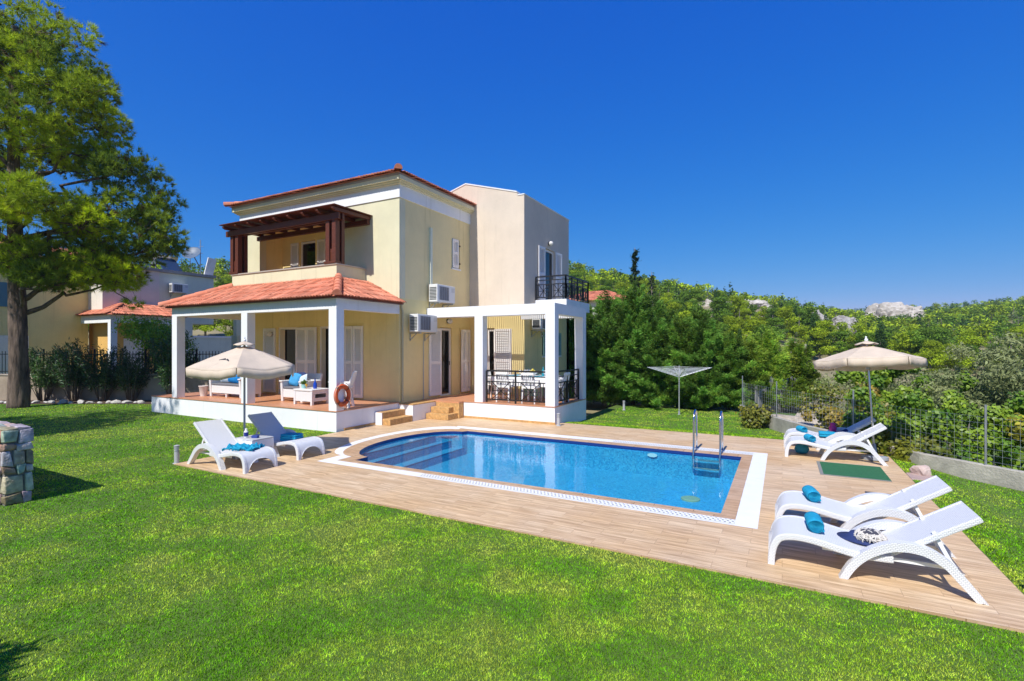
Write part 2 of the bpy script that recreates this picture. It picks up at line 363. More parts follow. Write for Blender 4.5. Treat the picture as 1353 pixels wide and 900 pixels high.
KERB = [(-1.25, 18.3), (-1.09, 17.34), (-.54, 16.19), (.44, 14.3), (1.35, 12.95), (2.19, 11.49), (3.27, 10.5), (4.6, 9.4), (6.2, 8.2)]
def kerb_x(y):
    ys = np.array([k[1] for k in KERB])[::-1]; xs = np.array([k[0] for k in KERB])[::-1]
    return np.interp(y, ys, xs)
def build_grass():
    rng = np.random.default_rng(3); X = []; Y = []
    for r0, r1 in zip(np.geomspace(2.4, 30, 40)[:-1], np.geomspace(2.4, 30, 40)[1:]):
        rm = (r0+r1)/2; dens = min(22000, 270000/rm**2); a0, a1 = R(-52), R(51); n = int(dens*(r1*r1-r0*r0)/2*(a1-a0))
        rad = np.sqrt(rng.uniform(r0*r0, r1*r1, n)); an = rng.uniform(a0, a1, n)
        X.append(rad*(np.cos(an)*FWD[0]+np.sin(an)*RGT[0])); Y.append(rad*(np.cos(an)*FWD[1]+np.sin(an)*RGT[1]))
    x = np.concatenate(X); y = np.concatenate(Y)
    edge = .02*(fbm(x, y, .25, 21, 2)-.5)*2+.03*(fbm(x, y, 1.7, 22, 2)-.5)*2
    deck = (x > -9.60+edge) & (x < 1.81+edge) & (y > 5.08+edge) & (y < 12.86-edge)
    ver = (x > -18.1) & (x < -9.6) & (y > 8.84)
    porch = (x < -5.32) & (y > 12.3)
    far = (y > 19.0) & (x > -9); wall = (x < -9) & (y > 11.1)
    kerb = x > kerb_x(y) - .05
    wl = (y - 8.4) > (x+26)*.543 - .6                    # the garden wall bed on the left
    pillar = (x < -9.05) & (x > -16) & (y > 2.66) & (y < 3.0)
    ok = ~(deck | ver | porch | far | wall | (kerb & (y > 7)) | (wl & (x < -17)) | pillar)
    x = x[ok]; y = y[ok]; n = len(x); r = np.hypot(x, y); z = lawn_z(x, y)-.004
    h = rng.uniform(.010, .022, n)*(.8+.5*fbm(x, y, .8, 31)); w = np.maximum(.0013, .00080*r)*rng.uniform(.7, 1.3, n)
    a = rng.uniform(0, 2*math.pi, n); lean = rng.uniform(.1, 1.0, n)*h; la = rng.uniform(0, 2*math.pi, n)
    b0 = np.stack([x-np.cos(a)*w, y-np.sin(a)*w, z], -1); b1 = np.stack([x+np.cos(a)*w, y+np.sin(a)*w, z], -1)
    tp = np.stack([x+np.cos(la)*lean, y+np.sin(la)*lean, z+h], -1)
    V = np.stack([b0, b1, tp], 1).reshape(-1, 3); F = np.arange(3*n).reshape(-1, 3)
    pt = fbm(x, y, 2.6, 41); pt2 = fbm(x, y, .45, 51, 3); dry = np.clip((pt-.5)*2.4 + (pt2-.5)*3.6 - .12 + rng.normal(0, .32, n), -.6, 1.2)[:, None]
    lush = np.array([.17, .42, .008]); mid = np.array([.38, .60, .022]); straw = np.array([.58, .60, .10])
    c = np.where(dry < 0, mid + (lush-mid)*np.clip(-dry/.6, 0, 1), mid + (straw-mid)*np.clip(dry, 0, 1)*.75)*np.where(rng.random(n) < .26, rng.uniform(.18, .5, n), rng.uniform(.85, 1.36, n))[:, None]*(.86+.80*vnoise(x, y, .034, 61)*vnoise(x, y, .07, 62)*1.5)[:, None]
    m = mat('grass_blade', (.1, .2, .02), .7, attr='col', transl=.35, spec=.12)
    tag(obj('grass', np_mesh('grass', V, F, m, col=c)), 'short bright green lawn grass around the pool deck', 'grass', kind='stuff')
build_grass()

# ------------------------------------------------------------------ deck and pool
from mathutils.geometry import tessellate_polygon
def half_ell(x0, ya, yb, bulge, n=28, p=1.0):
    yc, ry = (ya+yb)/2, abs(yb-ya)/2; out = []
    for i in range(n+1):
        t = math.pi*i/n; out.append((x0-bulge*math.sin(t)**p, yc-ry*math.cos(t)))
    return out
ARC_W = half_ell(-6.96, 7.15, 10.36, .87); ARC_I = half_ell(-7.25, 7.02, 10.62, .95); ARC_O = half_ell(-7.52, 7.02, 10.95, .90)
O_OUT = [(-.25, 6.44), (-7.52, 6.44)] + ARC_O + [(-7.58, 11.08), (-.25, 11.08)]
O_INN = [(-.50, 6.66), (-7.25, 6.66)] + ARC_I + [(-7.28, 10.78), (-.50, 10.78)]
O_WAT = [(-.68, 6.83), (-6.96, 6.83)] + ARC_W + [(-6.90, 10.50), (-.68, 10.50)]
def ring(name, outer, inner, z, m, kind='structure'):
    mb = MB(); loops = [[Vector((*p, 0)) for p in outer], [Vector((*p, 0)) for p in inner]] if inner else [[Vector((*p, 0)) for p in outer]]
    pts = [p for l in loops for p in l]; mb.v = [(p.x, p.y, z) for p in pts]
    for t in tessellate_polygon(loops):
        a, b, c = [pts[i] for i in t]
        mb.f.append(tuple(t) if (b-a).cross(c-a).z > 0 else tuple(reversed(t))); mb.m.append(0)
    o = mb.build(name, m); tag(o, kind=kind); return o
ring('pool_deck', [(1.80, 5.08), (1.80, 12.87), (-9.70, 12.87), (-9.62, 8.9), (-9.60, 5.08)], O_OUT, 0, DECK)
e = MB(); e.box(-9.6, 1.8, 5.078, 5.08, -.1, -.001); e.box(1.80, 1.802, 5.08, 12.87, -.1, -.001); e.build('deck_edge', COPING)['kind'] = 'structure'
ring('pool_coping', O_INN, O_WAT, 0, COPING)
# overflow channel with its white plastic grating
gr = bpy.data.materials.new('gutter_grate'); gr.use_nodes = True
def grate_mat():
    t = gr.node_tree; L = t.links; N = t.nodes.new; b = t.nodes['Principled BSDF']; b.inputs['Roughness'].default_value = .45
    tc = N('ShaderNodeTexCoord'); br = N('ShaderNodeTexBrick'); br.offset = .5; br.inputs['Scale'].default_value = 1
    br.inputs['Brick Width'].default_value = .055; br.inputs['Row Height'].default_value = .055; br.inputs['Mortar Size'].default_value = .017; br.inputs['Mortar Smooth'].default_value = .1
    for k in ('Color1', 'Color2'): br.inputs[k].default_value = (.05, .05, .055, 1)
    br.inputs['Mortar'].default_value = (.80, .80, .79, 1); L.new(tc.outputs['Object'], br.inputs['Vector']); L.new(br.outputs['Color'], b.inputs['Base Color'])
grate_mat()
def strip_quads(name, rects, m, z=.0):
    mb = MB()
    for (x0, x1, y0, y1) in rects: mb.face([(x0, y0, z), (x1, y0, z), (x1, y1, z), (x0, y1, z)])
    o = mb.build(name, m); tag(o, kind='structure'); return o
WHITEST = mat('white_gutter', (.80, .80, .78), .5, var=.04, vscale=6)
strip_quads('gutter_grating', [(-5.2, -.50, 6.475, 6.63), (-3.3, -.50, 10.83, 11.02)], gr, .004)
ring('pool_gutter', O_OUT, O_INN, 0, WHITEST)

def mosaic(name, wall=False):
    m = bpy.data.materials.new(name); m.use_nodes = True; t = m.node_tree; L = t.links; N = t.nodes.new; b = t.nodes['Principled BSDF']; b.inputs['Roughness'].default_value = .3
    tc = N('ShaderNodeTexCoord'); vec = tc.outputs['Object']
    if wall:
        sx = N('ShaderNodeSeparateXYZ'); L.new(vec, sx.inputs[0]); ad = N('ShaderNodeMath'); L.new(sx.outputs[0], ad.inputs[0]); L.new(sx.outputs[1], ad.inputs[1])
        cx = N('ShaderNodeCombineXYZ'); L.new(ad.outputs[0], cx.inputs[0]); L.new(sx.outputs[2], cx.inputs[1]); vec = cx.outputs[0]
    br = N('ShaderNodeTexBrick'); br.offset = 0; br.inputs['Scale'].default_value = 1; br.inputs['Brick Width'].default_value = .028; br.inputs['Row Height'].default_value = .028
    br.inputs['Mortar Size'].default_value = .002; br.inputs['Color1'].default_value = (.012, .23, .47, 1); br.inputs['Color2'].default_value = (.085, .50, .73, 1); br.inputs['Mortar'].default_value = (.14, .42, .62, 1)
    L.new(vec, br.inputs['Vector']); L.new(br.outputs['Color'], b.inputs['Base Color']); return m
MOSF = mosaic('pool_mosaic_floor'); MOSW = mosaic('pool_mosaic_wall', True)
NOSE = mat('dark_mosaic', (.006, .03, .16), .3)
DEPTH = -.55
pb = MB(); k = len(O_WAT)
for i in range(k):
    (xa, ya), (xb, yb) = O_WAT[i], O_WAT[(i+1) % k]
    pb.face([(xa, ya, DEPTH), (xb, yb, DEPTH), (xb, yb, -.07), (xa, ya, -.07)], 1); pb.face([(xa, ya, -.07), (xb, yb, -.07), (xb, yb, -.05), (xa, ya, -.05)], 2); pb.face([(xa, ya, -.05), (xb, yb, -.05), (xb, yb, 0), (xa, ya, 0)], 2)
pb.face([(x, y, DEPTH) for x, y in reversed(O_WAT)], 0)
pb.build('pool_basin', [MOSF, MOSW, NOSE])['kind'] = 'structure'
stp = MB()
for c, z, zb in ((-7.50, -.11, -.25), (-7.22, -.25, -.40), (-6.86, -.40, DEPTH)):
    arc = [p for p in ARC_W if p[0] <= max(c, -6.961)]
    if c > -6.96: arc = ARC_W; poly = [(c, 7.15)] + arc + [(c, 10.36)]
    else:
        k2 = math.sqrt(max(0, 1-((-6.96-c)/.87)**2))*1.605; poly = [(c, 8.755-k2)] + arc + [(c, 8.755+k2)]
    poly = [(x*.999-.006 if False else x, y) for x, y in poly]
    stp.face([(x, y, z) for x, y in poly], 0)
    y0, y1 = poly[0][1], poly[-1][1]; stp.face([(c, y0, zb), (c, y1, zb), (c, y1, z-.001), (c, y0, z-.001)], 1)
    stp.face([(c-.07, y0+.03, z+.004), (c, y0, z+.004), (c, y1, z+.004), (c-.07, y1-.03, z+.004)], 2)
stp.build('pool_steps', [MOSF, MOSW, NOSE])['kind'] = 'structure'
wm = bpy.data.materials.new('pool_water'); wm.use_nodes = True
def water_mat():
    t = wm.node_tree; L = t.links; N = t.nodes.new; t.nodes.remove(t.nodes['Principled BSDF']); o = t.nodes['Material Output']
    tr = N('ShaderNodeBsdfTransparent'); tr.inputs[0].default_value = (.66, .93, .98, 1)
    gl = N('ShaderNodeBsdfGlossy'); gl.inputs['Roughness'].default_value = .015
    fr = N('ShaderNodeFresnel'); fr.inputs['IOR'].default_value = 1.36; mx = N('ShaderNodeMixShader')
    tc = N('ShaderNodeTexCoord'); n1 = N('ShaderNodeTexNoise'); n1.inputs['Scale'].default_value = 7; n1.inputs['Detail'].default_value = 3
    bp = N('ShaderNodeBump'); bp.inputs['Strength'].default_value = .12; bp.inputs['Distance'].default_value = .018
    L.new(tc.outputs['Object'], n1.inputs['Vector']); L.new(n1.outputs['Fac'], bp.inputs['Height']); L.new(bp.outputs[0], gl.inputs['Normal']); L.new(bp.outputs[0], fr.inputs['Normal'])
    L.new(fr.outputs[0], mx.inputs[0]); L.new(tr.outputs[0], mx.inputs[1]); L.new(gl.outputs[0], mx.inputs[2]); L.new(mx.outputs[0], o.inputs['Surface'])
water_mat()
ring('pool_water', O_WAT, None, -.05, wm)
d = MB(); d.lathe([(.16, 0), (.16, .02), (.13, .03)], (-1.40, 9.15, DEPTH), 16); d.build('drain_cover', mat('drain_cover', (.40, .42, .22), .6))
tag(bpy.data.objects['drain_cover'], 'round greenish drain cover on the floor of the pool', 'drain')
d = MB(); d.lathe([(.02, 0), (.085, .01), (.10, .02), (.10, .03)], (0, 0, 0), 20); o = d.build('pool_light', PLAST); o.scale = (1, .4, 1); o.location = (-2.35, 10.49, -.13); o.rotation_euler = (R(90), 0, 0)
tag(o, 'round white underwater light on the far pool wall', 'pool light')

# low concrete kerb wall under the wire fence
kb = MB(); zk = .17
for (xa, ya), (xb, yb) in zip(KERB, KERB[1:]):
    dx, dy = xb-xa, yb-ya; l = math.hypot(dx, dy); nx, ny = -dy/l*.13, dx/l*.13
    if nx < 0: nx, ny = -nx, -ny
    za = zk - .05; q = [(xa, ya), (xb, yb), (xb+nx, yb+ny), (xa+nx, ya+ny)]
    kb.prism(q, 'z', -.8, zk)
kb.build('kerb_wall', mat('concrete', (.40, .37, .31), .9, var=.28, vscale=3, bump=.5, bscale=30), bevel=.008)
tag(bpy.data.objects['kerb_wall'], 'low grey concrete kerb wall curving along the right edge of the lawn', 'kerb wall')
# ------------------------------------------------------------------ the villa
XR, XL, YF = -9.68, -16.94, 8.88
def tile_plane(mb, p0, ux, uy, poly, pitch=.105, course=.34, thick=.05):
    """barrel tiles on a plane: p0 corner at the eave, ux along the eave, uy up the slope (unit vectors), poly: function s->(umin,umax) across the slope"""
    p0 = Vector(p0); ux = Vector(ux).normalized(); uy = Vector(uy).normalized(); nz = ux.cross(uy); nz = nz if nz.z > 0 else -nz
    smax = poly['len']; nc = int(math.ceil(smax/course)); rnd = random.Random(5)
    for c in range(nc):
        s0, s1 = c*course, min(smax, (c+1)*course+.04)
        a0, b0 = poly['f'](s0); a1, b1 = poly['f'](min(s1, smax)); lo, hi = min(a0, a1), max(b0, b1); k0 = int(math.floor(lo/pitch)); k1 = int(math.ceil(hi/pitch))
        for k in range(k0, k1):
            um = (k+.5)*pitch; sm = (s0+s1)/2; am, bm = poly['f'](sm)
            if um < am-.02 or um > bm+.02: continue
            dz = rnd.uniform(-.005, .005); prof = [(-.5, .0), (-.40, .008), (-.22, .024), (-.05, .030), (.15, .024), (.30, .006), (.40, -.003), (.5, .0)]
            rows = []
            for s, lift in ((s0-.015, .022+dz), (s1, .004)):
                aa, bb = poly['f'](max(0, min(smax, s))); rows.append([p0+ux*min(max(um+a*pitch, aa-.03), bb+.03)+uy*s+nz*(h+lift+.012) for a, h in prof])
            mb.grid(rows); n = len(mb.v); 
            lip = [rows[0], [p-nz*.022 for p in rows[0]]]; mb.grid([lip[1], lip[0]])
def tile_tint(rng, n):
    # whole tiles differ: 14 faces per tile
    k = n//14+1; t = rng.uniform(.68, 1.15, (k, 1))*np.ones((1, 4)); t[:, 3] = 1; old = rng.random(k) < .16; t[old, :3] *= np.array([.72, .66, .62]); pale = rng.random(k) < .10; t[pale, :3] *= np.array([1.05, 1.18, 1.25]); return np.repeat(t, 14, 0)[:n]
def ridge_caps(mb, a, b, r=.10, step=.36):
    a = Vector(a); b = Vector(b); L = (b-a).length; n = max(2, round(L/step)); d = (b-a).normalized(); side = d.cross(Vector((0, 0, 1))).normalized(); up = side.cross(d)
    for i in range(n):
        q0 = a+d*(L*i/n-.03); q1 = a+d*(L*(i+1)/n+.02); rows = []
        for q, rr in ((q0, r*1.12), (q1, r*.94)): rows.append([q+side*math.cos(t)*rr+up*(math.sin(t)*rr-.02) for t in np.linspace(-.25, math.pi+.25, 13)])
        mb.grid(rows); mb.face(rows[0]); mb.face(rows[1])
def cap_tint(rng, n): t = np.repeat(rng.uniform(.75, 1.15, (n//14+1, 1)), 14, 0)[:n]*np.ones((1, 4)); t[:, 3] = 1; return t

villa = thing('villa', 'two storey cream and yellow villa with tiled roofs, veranda and pink stair tower', 'house', (0, 0, 0))
def part(mb, name, m, parent=villa, **k): return mb.build(name, m, parent, **k)

# ground floor walls
w = MB()
w.wall('x', XL, XR-.25, 0, 3.5, 11.2, 11.45, [(-15.0, -14.01, .5, 2.74), (-13.0, -11.82, .5, 2.74)])
w.wall('y', 11.2, 14.88, 0, 3.5, XR-.25, XR, [(13.15, 14.27, .5, 2.72)])
w.box(XL, XL+.25, 11.45, 19, 0, 3.5); w.box(XL+.25, XR-.25, 18.8, 19, 0, 3.5)
part(w, 'ground_wall', YELLOW)
w = MB(); w.wall('x', XR-.25, -7.53, 0, 3.3, 14.882, 15.1, [(-8.98, -8.66, .5, 2.73)]); w.wall('y', 15.1, 18.83, 0, 3.3, -7.75, -7.53, [(16.3, 17.95, 1.76, 2.62)])
w.box(XR-.25, -7.53, 18.6, 18.83, 0, 3.3)
part(w, 'tower_ground_wall', YELLOW)
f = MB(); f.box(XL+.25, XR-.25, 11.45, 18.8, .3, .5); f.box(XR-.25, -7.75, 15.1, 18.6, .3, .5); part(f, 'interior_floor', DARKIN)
f = MB(); f.box(XL+.25, XR-.25, 11.45, 18.8, 3.3, 3.5); part(f, 'first_floor_slab', GREYPL)

# upper floor with its recessed loggia
w = MB()
w.box(XL, -15.91, 11.2, 11.45, 3.5, 6.39); w.box(-11.88, XR, 11.2, 11.45, 3.5, 6.39); w.box(-15.91, -11.88, 11.2, 11.45, 6.05, 6.39)
w.box(XL, XL+.25, 11.45, 19, 3.5, 6.39); w.box(XL+.25, XR-.25, 18.8, 19, 3.5, 6.39); w.box(XR-.25, XR, 14.88, 19, 3.5, 6.39)
part(w, 'upper_wall', CREAM)
w = MB(); w.wall('y', 11.45, 14.88, 3.5, 6.39, XR-.25, XR, [(13.80, 14.26, 4.72, 5.72)]); part(w, 'upper_side_wall', SIDE_BOUNCE)
w = MB(); w.box(-16.1, -15.91, 11.45, 12.1, 3.5, 6.05); w.box(-11.88, -11.7, 11.45, 12.1, 3.5, 6.05)
w.wall('x', -16.1, -11.7, 3.5, 6.05, 12.1, 12.3, [(-15.0, -14.2, 3.62, 5.80), (-13.65, -12.85, 3.62, 5.80)]); w.box(-16.1, -11.7, 11.45, 12.3, 6.05, 6.2)
part(w, 'loggia_wall', YELLOW)
f = MB(); f.box(-15.7, -10.99, 10.1, 11.2, 3.5, 3.62); f.box(-15.9, -11.9, 11.2, 12.1, 3.5, 3.62); part(f, 'loggia_floor', TERRA)
# parapet of the balcony in front of the loggia
p = MB(); p.box(-15.70, -10.98, 10.08, 10.23, 3.5, 4.40); p.box(-11.13, -10.98, 10.23, 11.2, 3.5, 4.40); p.box(-15.70, -15.55, 10.23, 11.2, 3.5, 4.40)
p.box(-15.73, -10.95, 10.05, 10.26, 4.40, 4.435, 1); p.box(-11.16, -10.95, 10.26, 11.2, 4.40, 4.435, 1); p.box(-15.73, -15.52, 10.26, 11.2, 4.40, 4.435, 1)
part(p, 'parapet', [CREAM, mat('marble_sill', (.45, .40, .34), .4)])
# white frieze, stepped cornice
c = MB(); o1 = .03
c.box(XL-o1, XR+o1, 11.2-o1, 11.3, 6.39, 6.76); c.box(XR-.1, XR+o1, 11.3, 14.88, 6.39, 6.76); c.box(XL-o1, XL+.1, 11.3, 19.03, 6.39, 6.76)
part(c, 'frieze', WHITE)
c = MB()
for o_, z0, z1 in ((.10, 6.76, 6.80), (.15, 6.80, 6.84), (.21, 6.84, 6.95)):
    c.box(XL-o_, XR+o_, 11.2-o_, 19+o_, z0, z1)
part(c, 'cornice', CREAM)
c = MB(); c.box(XL-.18, XR+.18, 10.97, 19.23, 6.95, 7.03); part(c, 'eave_fascia', GREYPL)
# hipped roof, very low pitch
rf = MB(); E0x, E1x, E0y, E1y, ez = XL-.30, XR+.27, 10.84, 19.36, 7.02; pt = .21; run = (E1y-E0y)/2
W_ = E1x-E0x; sl = run*math.hypot(1, pt); uy = Vector((0, 1, pt)).normalized(); hx = W_/2
tile_plane(rf, (E0x, E0y, ez), (1, 0, 0), uy, {'len': hx*math.hypot(1, pt)*.98, 'f': lambda s: (s/math.hypot(1, pt), W_-s/math.hypot(1, pt))})
tile_plane(rf, (E1x, E0y, ez), (0, 1, 0), Vector((-1, 0, pt)).normalized(), {'len': hx*math.hypot(1, pt)*.98, 'f': lambda s: (s/math.hypot(1, pt), (E1y-E0y)-s/math.hypot(1, pt))})
rz = ez+hx*pt; cx = (E0x+E1x)/2
rf.face([(E0x+.05, E0y+.05, ez-.01), (E1x-.05, E0y+.05, ez-.01), (cx, E0y+hx, rz-.02)]); rf.face([(E1x-.05, E0y+.05, ez-.01), (E1x-.05, E1y, ez-.01), (cx, E1y-hx, rz-.02), (cx, E0y+hx, rz-.02)])
rf.face([(E0x+.05, E0y+.05, ez-.01), (cx, E0y+hx, rz-.02), (cx, E1y-hx, rz-.02), (E0x+.05, E1y, ez-.01)]); rf.face([(E0x+.05, E1y, ez-.01), (cx, E1y-hx, rz-.02), (E1x-.05, E1y, ez-.01)])
roof = part(rf, 'roof', TILE, smooth=True, tint=tile_tint)
rc = MB(); ridge_caps(rc, (E1x+.02, E0y-.02, ez+.07), (cx, E0y+hx, rz+.06)); ridge_caps(rc, (E0x-.02, E0y-.02, ez+.07), (cx, E0y+hx, rz+.06)); part(rc, 'ridge_caps', TILE, roof, smooth=True, tint=cap_tint)

# pink stair tower
tw = MB(); out = [(-10.6, 3.3), (-7.53, 3.3), (-7.53, 7.14), (-7.79, 7.16), (-7.79, 7.25), (-9.84, 7.82), (-10.6, 7.60)]
tw.prism(out, 'y', 14.88, 15.08)
tw.wall('y', 15.08, 18.83, 3.3, 7.14, -7.73, -7.53, [(16.5, 17.42, 3.72, 5.66)]); tw.box(-10.6, -7.73, 18.63, 18.83, 3.3, 7.14)
tw.prism([(-10.6, 6.9), (-7.73, 6.9), (-7.79, 7.05), (-9.84, 7.6), (-10.6, 7.4)], 'y', 15.08, 18.63)
part(tw, 'tower_wall', PINK)
cp = MB(); cp.prism([(-7.80, 7.252), (-9.84, 7.822), (-10.6, 7.602), (-10.6, 7.64), (-9.84, 7.862), (-7.80, 7.292)], 'y', 14.86, 15.1); cp.box(-7.77, -7.51, 14.86, 18.85, 7.142, 7.175); part(cp, 'tower_coping', WHITE)

# raised bases and steps
b = MB()
b.box(-18.07, XR, YF, 9.13, -.3, .484); b.box(-9.93, XR, 9.13, 11.2, -.3, .484); b.box(-18.07, -17.85, 9.13, 11.2, -.3, .484)
part(b, 'veranda_base', WHITE)
f = MB(); f.box(-16.9, XR+.02, YF-.02, 11.2, .485, .502); f.box(-18.07, -16.9, YF-.02, 11.2, .486, .502); part(f, 'veranda_floor', TERRA)
b = MB(); b.box(-8.3, -5.38, 12.45, 14.9, -.4, .464); b.box(-9.68, -9.15, 11.15, 12.45, -.2, .445); b.box(-9.68, -8.3, 12.45, 14.88, -.2, .44); part(b, 'porch_base', WHITE)
f = MB(); f.box(-8.3, -5.36, 12.43, 14.9, .465, .482); f.box(-9.68, -8.3, 12.2, 14.88, .442, .482); part(f, 'porch_floor', TERRA)
st = MB(); st.box(-9.66, -9.14, 11.14, 12.2, .446, .476)
st.box(-9.68, -9.42, 10.22, 11.14, 0, .33); st.box(-9.42, -9.15, 10.22, 11.14, 0, .165)
st.box(-9.14, -8.35, 11.72, 12.2, 0, .165); st.box(-9.14, -8.50, 11.96, 12.2, .165, .33); st.box(-9.14, -8.302, 12.2, 12.44, .0, .441)
part(st, 'stone_steps', STEP, bevel=.012)
sk = MB(); sk.box(-9.675, -9.655, 9.12, 10.22, .0, .055); part(sk, 'skirting', STEP); sk = MB(); sk.box(-8.29, -5.36, 12.43, 12.449, 0, .06); part(sk, 'skirting', STEP)
wb = MB(); wb.box(-9.679, -9.42, 10.195, 10.219, 0, .325); part(wb, 'step_cheek', WHITE)

# veranda columns, beams and lean-to roof
for x0 in (-16.9, -13.43, -9.95):
    cmb = MB(); cmb.box(x0, x0+.27, YF, YF+.25, .50, 3.04); part(cmb, 'veranda_column', WHITE, bevel=.008)
b = MB(); b.box(-16.9, XR, YF, YF+.25, 3.04, 3.31); b.box(-9.93, XR, YF+.25, 11.2, 3.04, 3.31); b.box(-16.9, -16.65, YF+.25, 11.2, 3.04, 3.31); part(b, 'veranda_beam', WHITE)
b = MB(); b.box(-16.65, -9.93, YF+.25, 11.2, 3.27, 3.30); part(b, 'veranda_ceiling', CREAM)
vr = MB(); ey, ex0, ex1, e_z = 8.70, -17.10, -9.46, 3.33; ty, tx0, tx1, tz = 10.08, -15.70, -10.90, 4.02
run = ty-ey; slz = (tz-e_z)/run; L_ = math.hypot(run, tz-e_z)
tile_plane(vr, (ex0, ey, e_z), (1, 0, 0), Vector((0, run, tz-e_z)), {'len': L_, 'f': lambda s: (s/L_*(tx0-ex0), (ex1-ex0)-s/L_*(ex1-tx1))})
runx = ex1-tx1; L2 = math.hypot(runx, tz-e_z)
tile_plane(vr, (ex1, ey, e_z), (0, 1, 0), Vector((-runx, 0, tz-e_z)), {'len': L2, 'f': lambda s: (s/L2*run, 11.2-ey)})
L3 = math.hypot(tx0-ex0, tz-e_z); tile_plane(vr, (ex0, ey, e_z), (0, 1, 0), Vector((tx0-ex0, 0, tz-e_z)), {'len': L3, 'f': lambda s: (s/L3*run, 11.2-ey)})
vr.face([(ex0+.02, ey+.02, e_z), (ex1-.02, ey+.02, e_z), (tx1, ty, tz), (tx0, ty, tz)]); vr.face([(ex1-.02, ey+.02, e_z), (ex1-.02, 11.19, e_z), (tx1, 11.19, tz), (tx1, ty, tz)]); vr.face([(ex0+.02, ey+.02, e_z), (tx0, ty, tz), (tx0, 11.19, tz), (ex0+.02, 11.19, e_z)])
vroof = part(vr, 'veranda_roof', TILE, smooth=True, tint=tile_tint)
rc = MB(); ridge_caps(rc, (ex1+.03, ey-.03, e_z+.07), (tx1, ty, tz+.06)); part(rc, 'hip_caps', TILE, vroof, smooth=True, tint=cap_tint); rc = MB(); ridge_caps(rc, (ex0-.03, ey-.03, e_z+.07), (tx0, ty, tz+.06)); part(rc, 'hip_caps', TILE, vroof, smooth=True, tint=cap_tint)
b = MB(); b.box(ex0+.06, ex1-.06, ey+.06, YF-.002, 3.30, 3.335); b.box(XR+.002, ex1-.06, YF-.002, 11.19, 3.30, 3.335); part(b, 'eave_board', WOOD)

# wooden pergola over the balcony
pg = thing('pergola', None, None); pg.parent = villa
for k in ('label', 'category'):
    if k in pg: del pg[k]
def pp(mb, name): return mb.build(name, WOOD, pg, bevel=.006)
for x0 in (-15.78, -11.40):
    q = MB(); q.box(x0, x0+.15, 10.06, 10.21, 4.44, 5.72); q.box(x0+.25, x0+.40, 10.06, 10.21, 4.44, 5.72); q.box(x0+.15, x0+.25, 10.10, 10.17, 4.44, 4.86); q.box(x0+.02, x0+.38, 10.30, 10.42, 4.44, 5.72); q.box(x0-.03, x0+.43, 10.03, 10.24, 4.437, 4.50); pp(q, 'post')
q = MB(); q.box(-15.95, -10.85, 10.02, 10.10, 5.66, 5.84); q.box(-15.95, -10.85, 10.17, 10.25, 5.66, 5.84); q.box(-15.9, -10.8, 11.08, 11.19, 5.72, 5.86); pp(q, 'beam')
for i in range(9):
    x = -15.72+i*.612; q = MB(); q.prism([(9.78, 5.93), (9.78, 5.89), (9.86, 5.842), (11.19, 5.862), (11.19, 5.96)], 'x', x-.045, x+.045); pp(q, 'rafter')
q = MB()
for i in range(12): y = 9.74+i*.1245; q.box(-15.86, -10.70, y, y+.117, 5.965, 5.99)
pp(q, 'roof_boards')

# porch: columns, beams, slatted cover
for x0, y0 in ((-7.93, 12.45), (-5.66, 12.45), (-5.66, 14.63)):
    q = MB(); q.box(x0, x0+.28, y0, y0+.27, .48, 2.99); part(q, 'porch_column', WHITE, bevel=.008)
b = MB(); b.box(-9.70, -5.38, 12.45, 12.72, 2.99, 3.28); b.box(-5.65, -5.38, 12.72, 14.9, 2.99, 3.28); b.box(-7.528, -5.65, 14.63, 14.9, 2.99, 3.28); part(b, 'porch_beam', WHITE)
b = MB()
for i in range(54): x = -9.60+i*.0735; b.box(x, x+.036, 12.72, 14.875, 3.15, 3.185)
b.box(-9.66, -5.66, 13.7, 13.8, 3.05, 3.14); part(b, 'porch_slats', SHUT)

# iron railings
def railing(name, a, b, z0, h, npan, cross=True, panels=None):
    a = Vector(a); b = Vector(b); m = MB(); d = (b-a); L = d.length; d.normalize()
    P = lambda s, z: tuple(a+d*s+Vector((0, 0, z)))
    for z, t in ((h, .045), (h*.84, .028), (h*.66, .028), (h*.10, .034)): m.bar(P(0, z0+z), P(L, z0+z), t, t)
    for i in range(npan+1): s = L*i/npan; m.bar(P(s, z0), P(s, z0+h), .042, .042, up=(1, 0, 0))
    for i in range(npan):
        s0, s1 = L*i/npan, L*(i+1)/npan; w = s1-s0; lo, hi = z0+h*.10, z0+h*.66; q0, q1 = s0+w*.18, s1-w*.18
        for s in (q0, q1, (q0+q1)/2): m.bar(P(s, lo), P(s, hi), .018, .018, up=(1, 0, 0))
        m.bar(P(q0, (lo+hi)/2), P(q1, (lo+hi)/2), .018, .018)
        m.bar(P(q0, lo), P(q1, hi), .018, .018); m.bar(P(q0, hi), P(q1, lo), .018, .018)
        for s in (s0+w*.09, s1-w*.09): m.bar(P(s, lo), P(s, hi), .014, .014, up=(1, 0, 0))
    return part(m, name, IRON)
railing('porch_railing', (-7.60, 12.60, 0), (-5.70, 12.60, 0), .48, .92, 2)
railing('porch_railing', (-5.52, 12.74, 0), (-5.52, 14.60, 0), .48, .92, 2)
bs = MB(); bs.box(-7.528, -6.36, 15.7, 17.98, 3.36, 3.70); part(bs, 'balcony_slab', WHITE)
def rail2(a, b): return railing('balcony_railing', a, b, 3.70, .80, 2)
rail2((-7.5, 15.74, 0), (-6.40, 15.74, 0)); railing('balcony_railing', (-6.40, 15.74, 0), (-6.40, 17.94, 0), 3.70, .80, 4); rail2((-6.40, 17.94, 0), (-7.5, 17.94, 0))

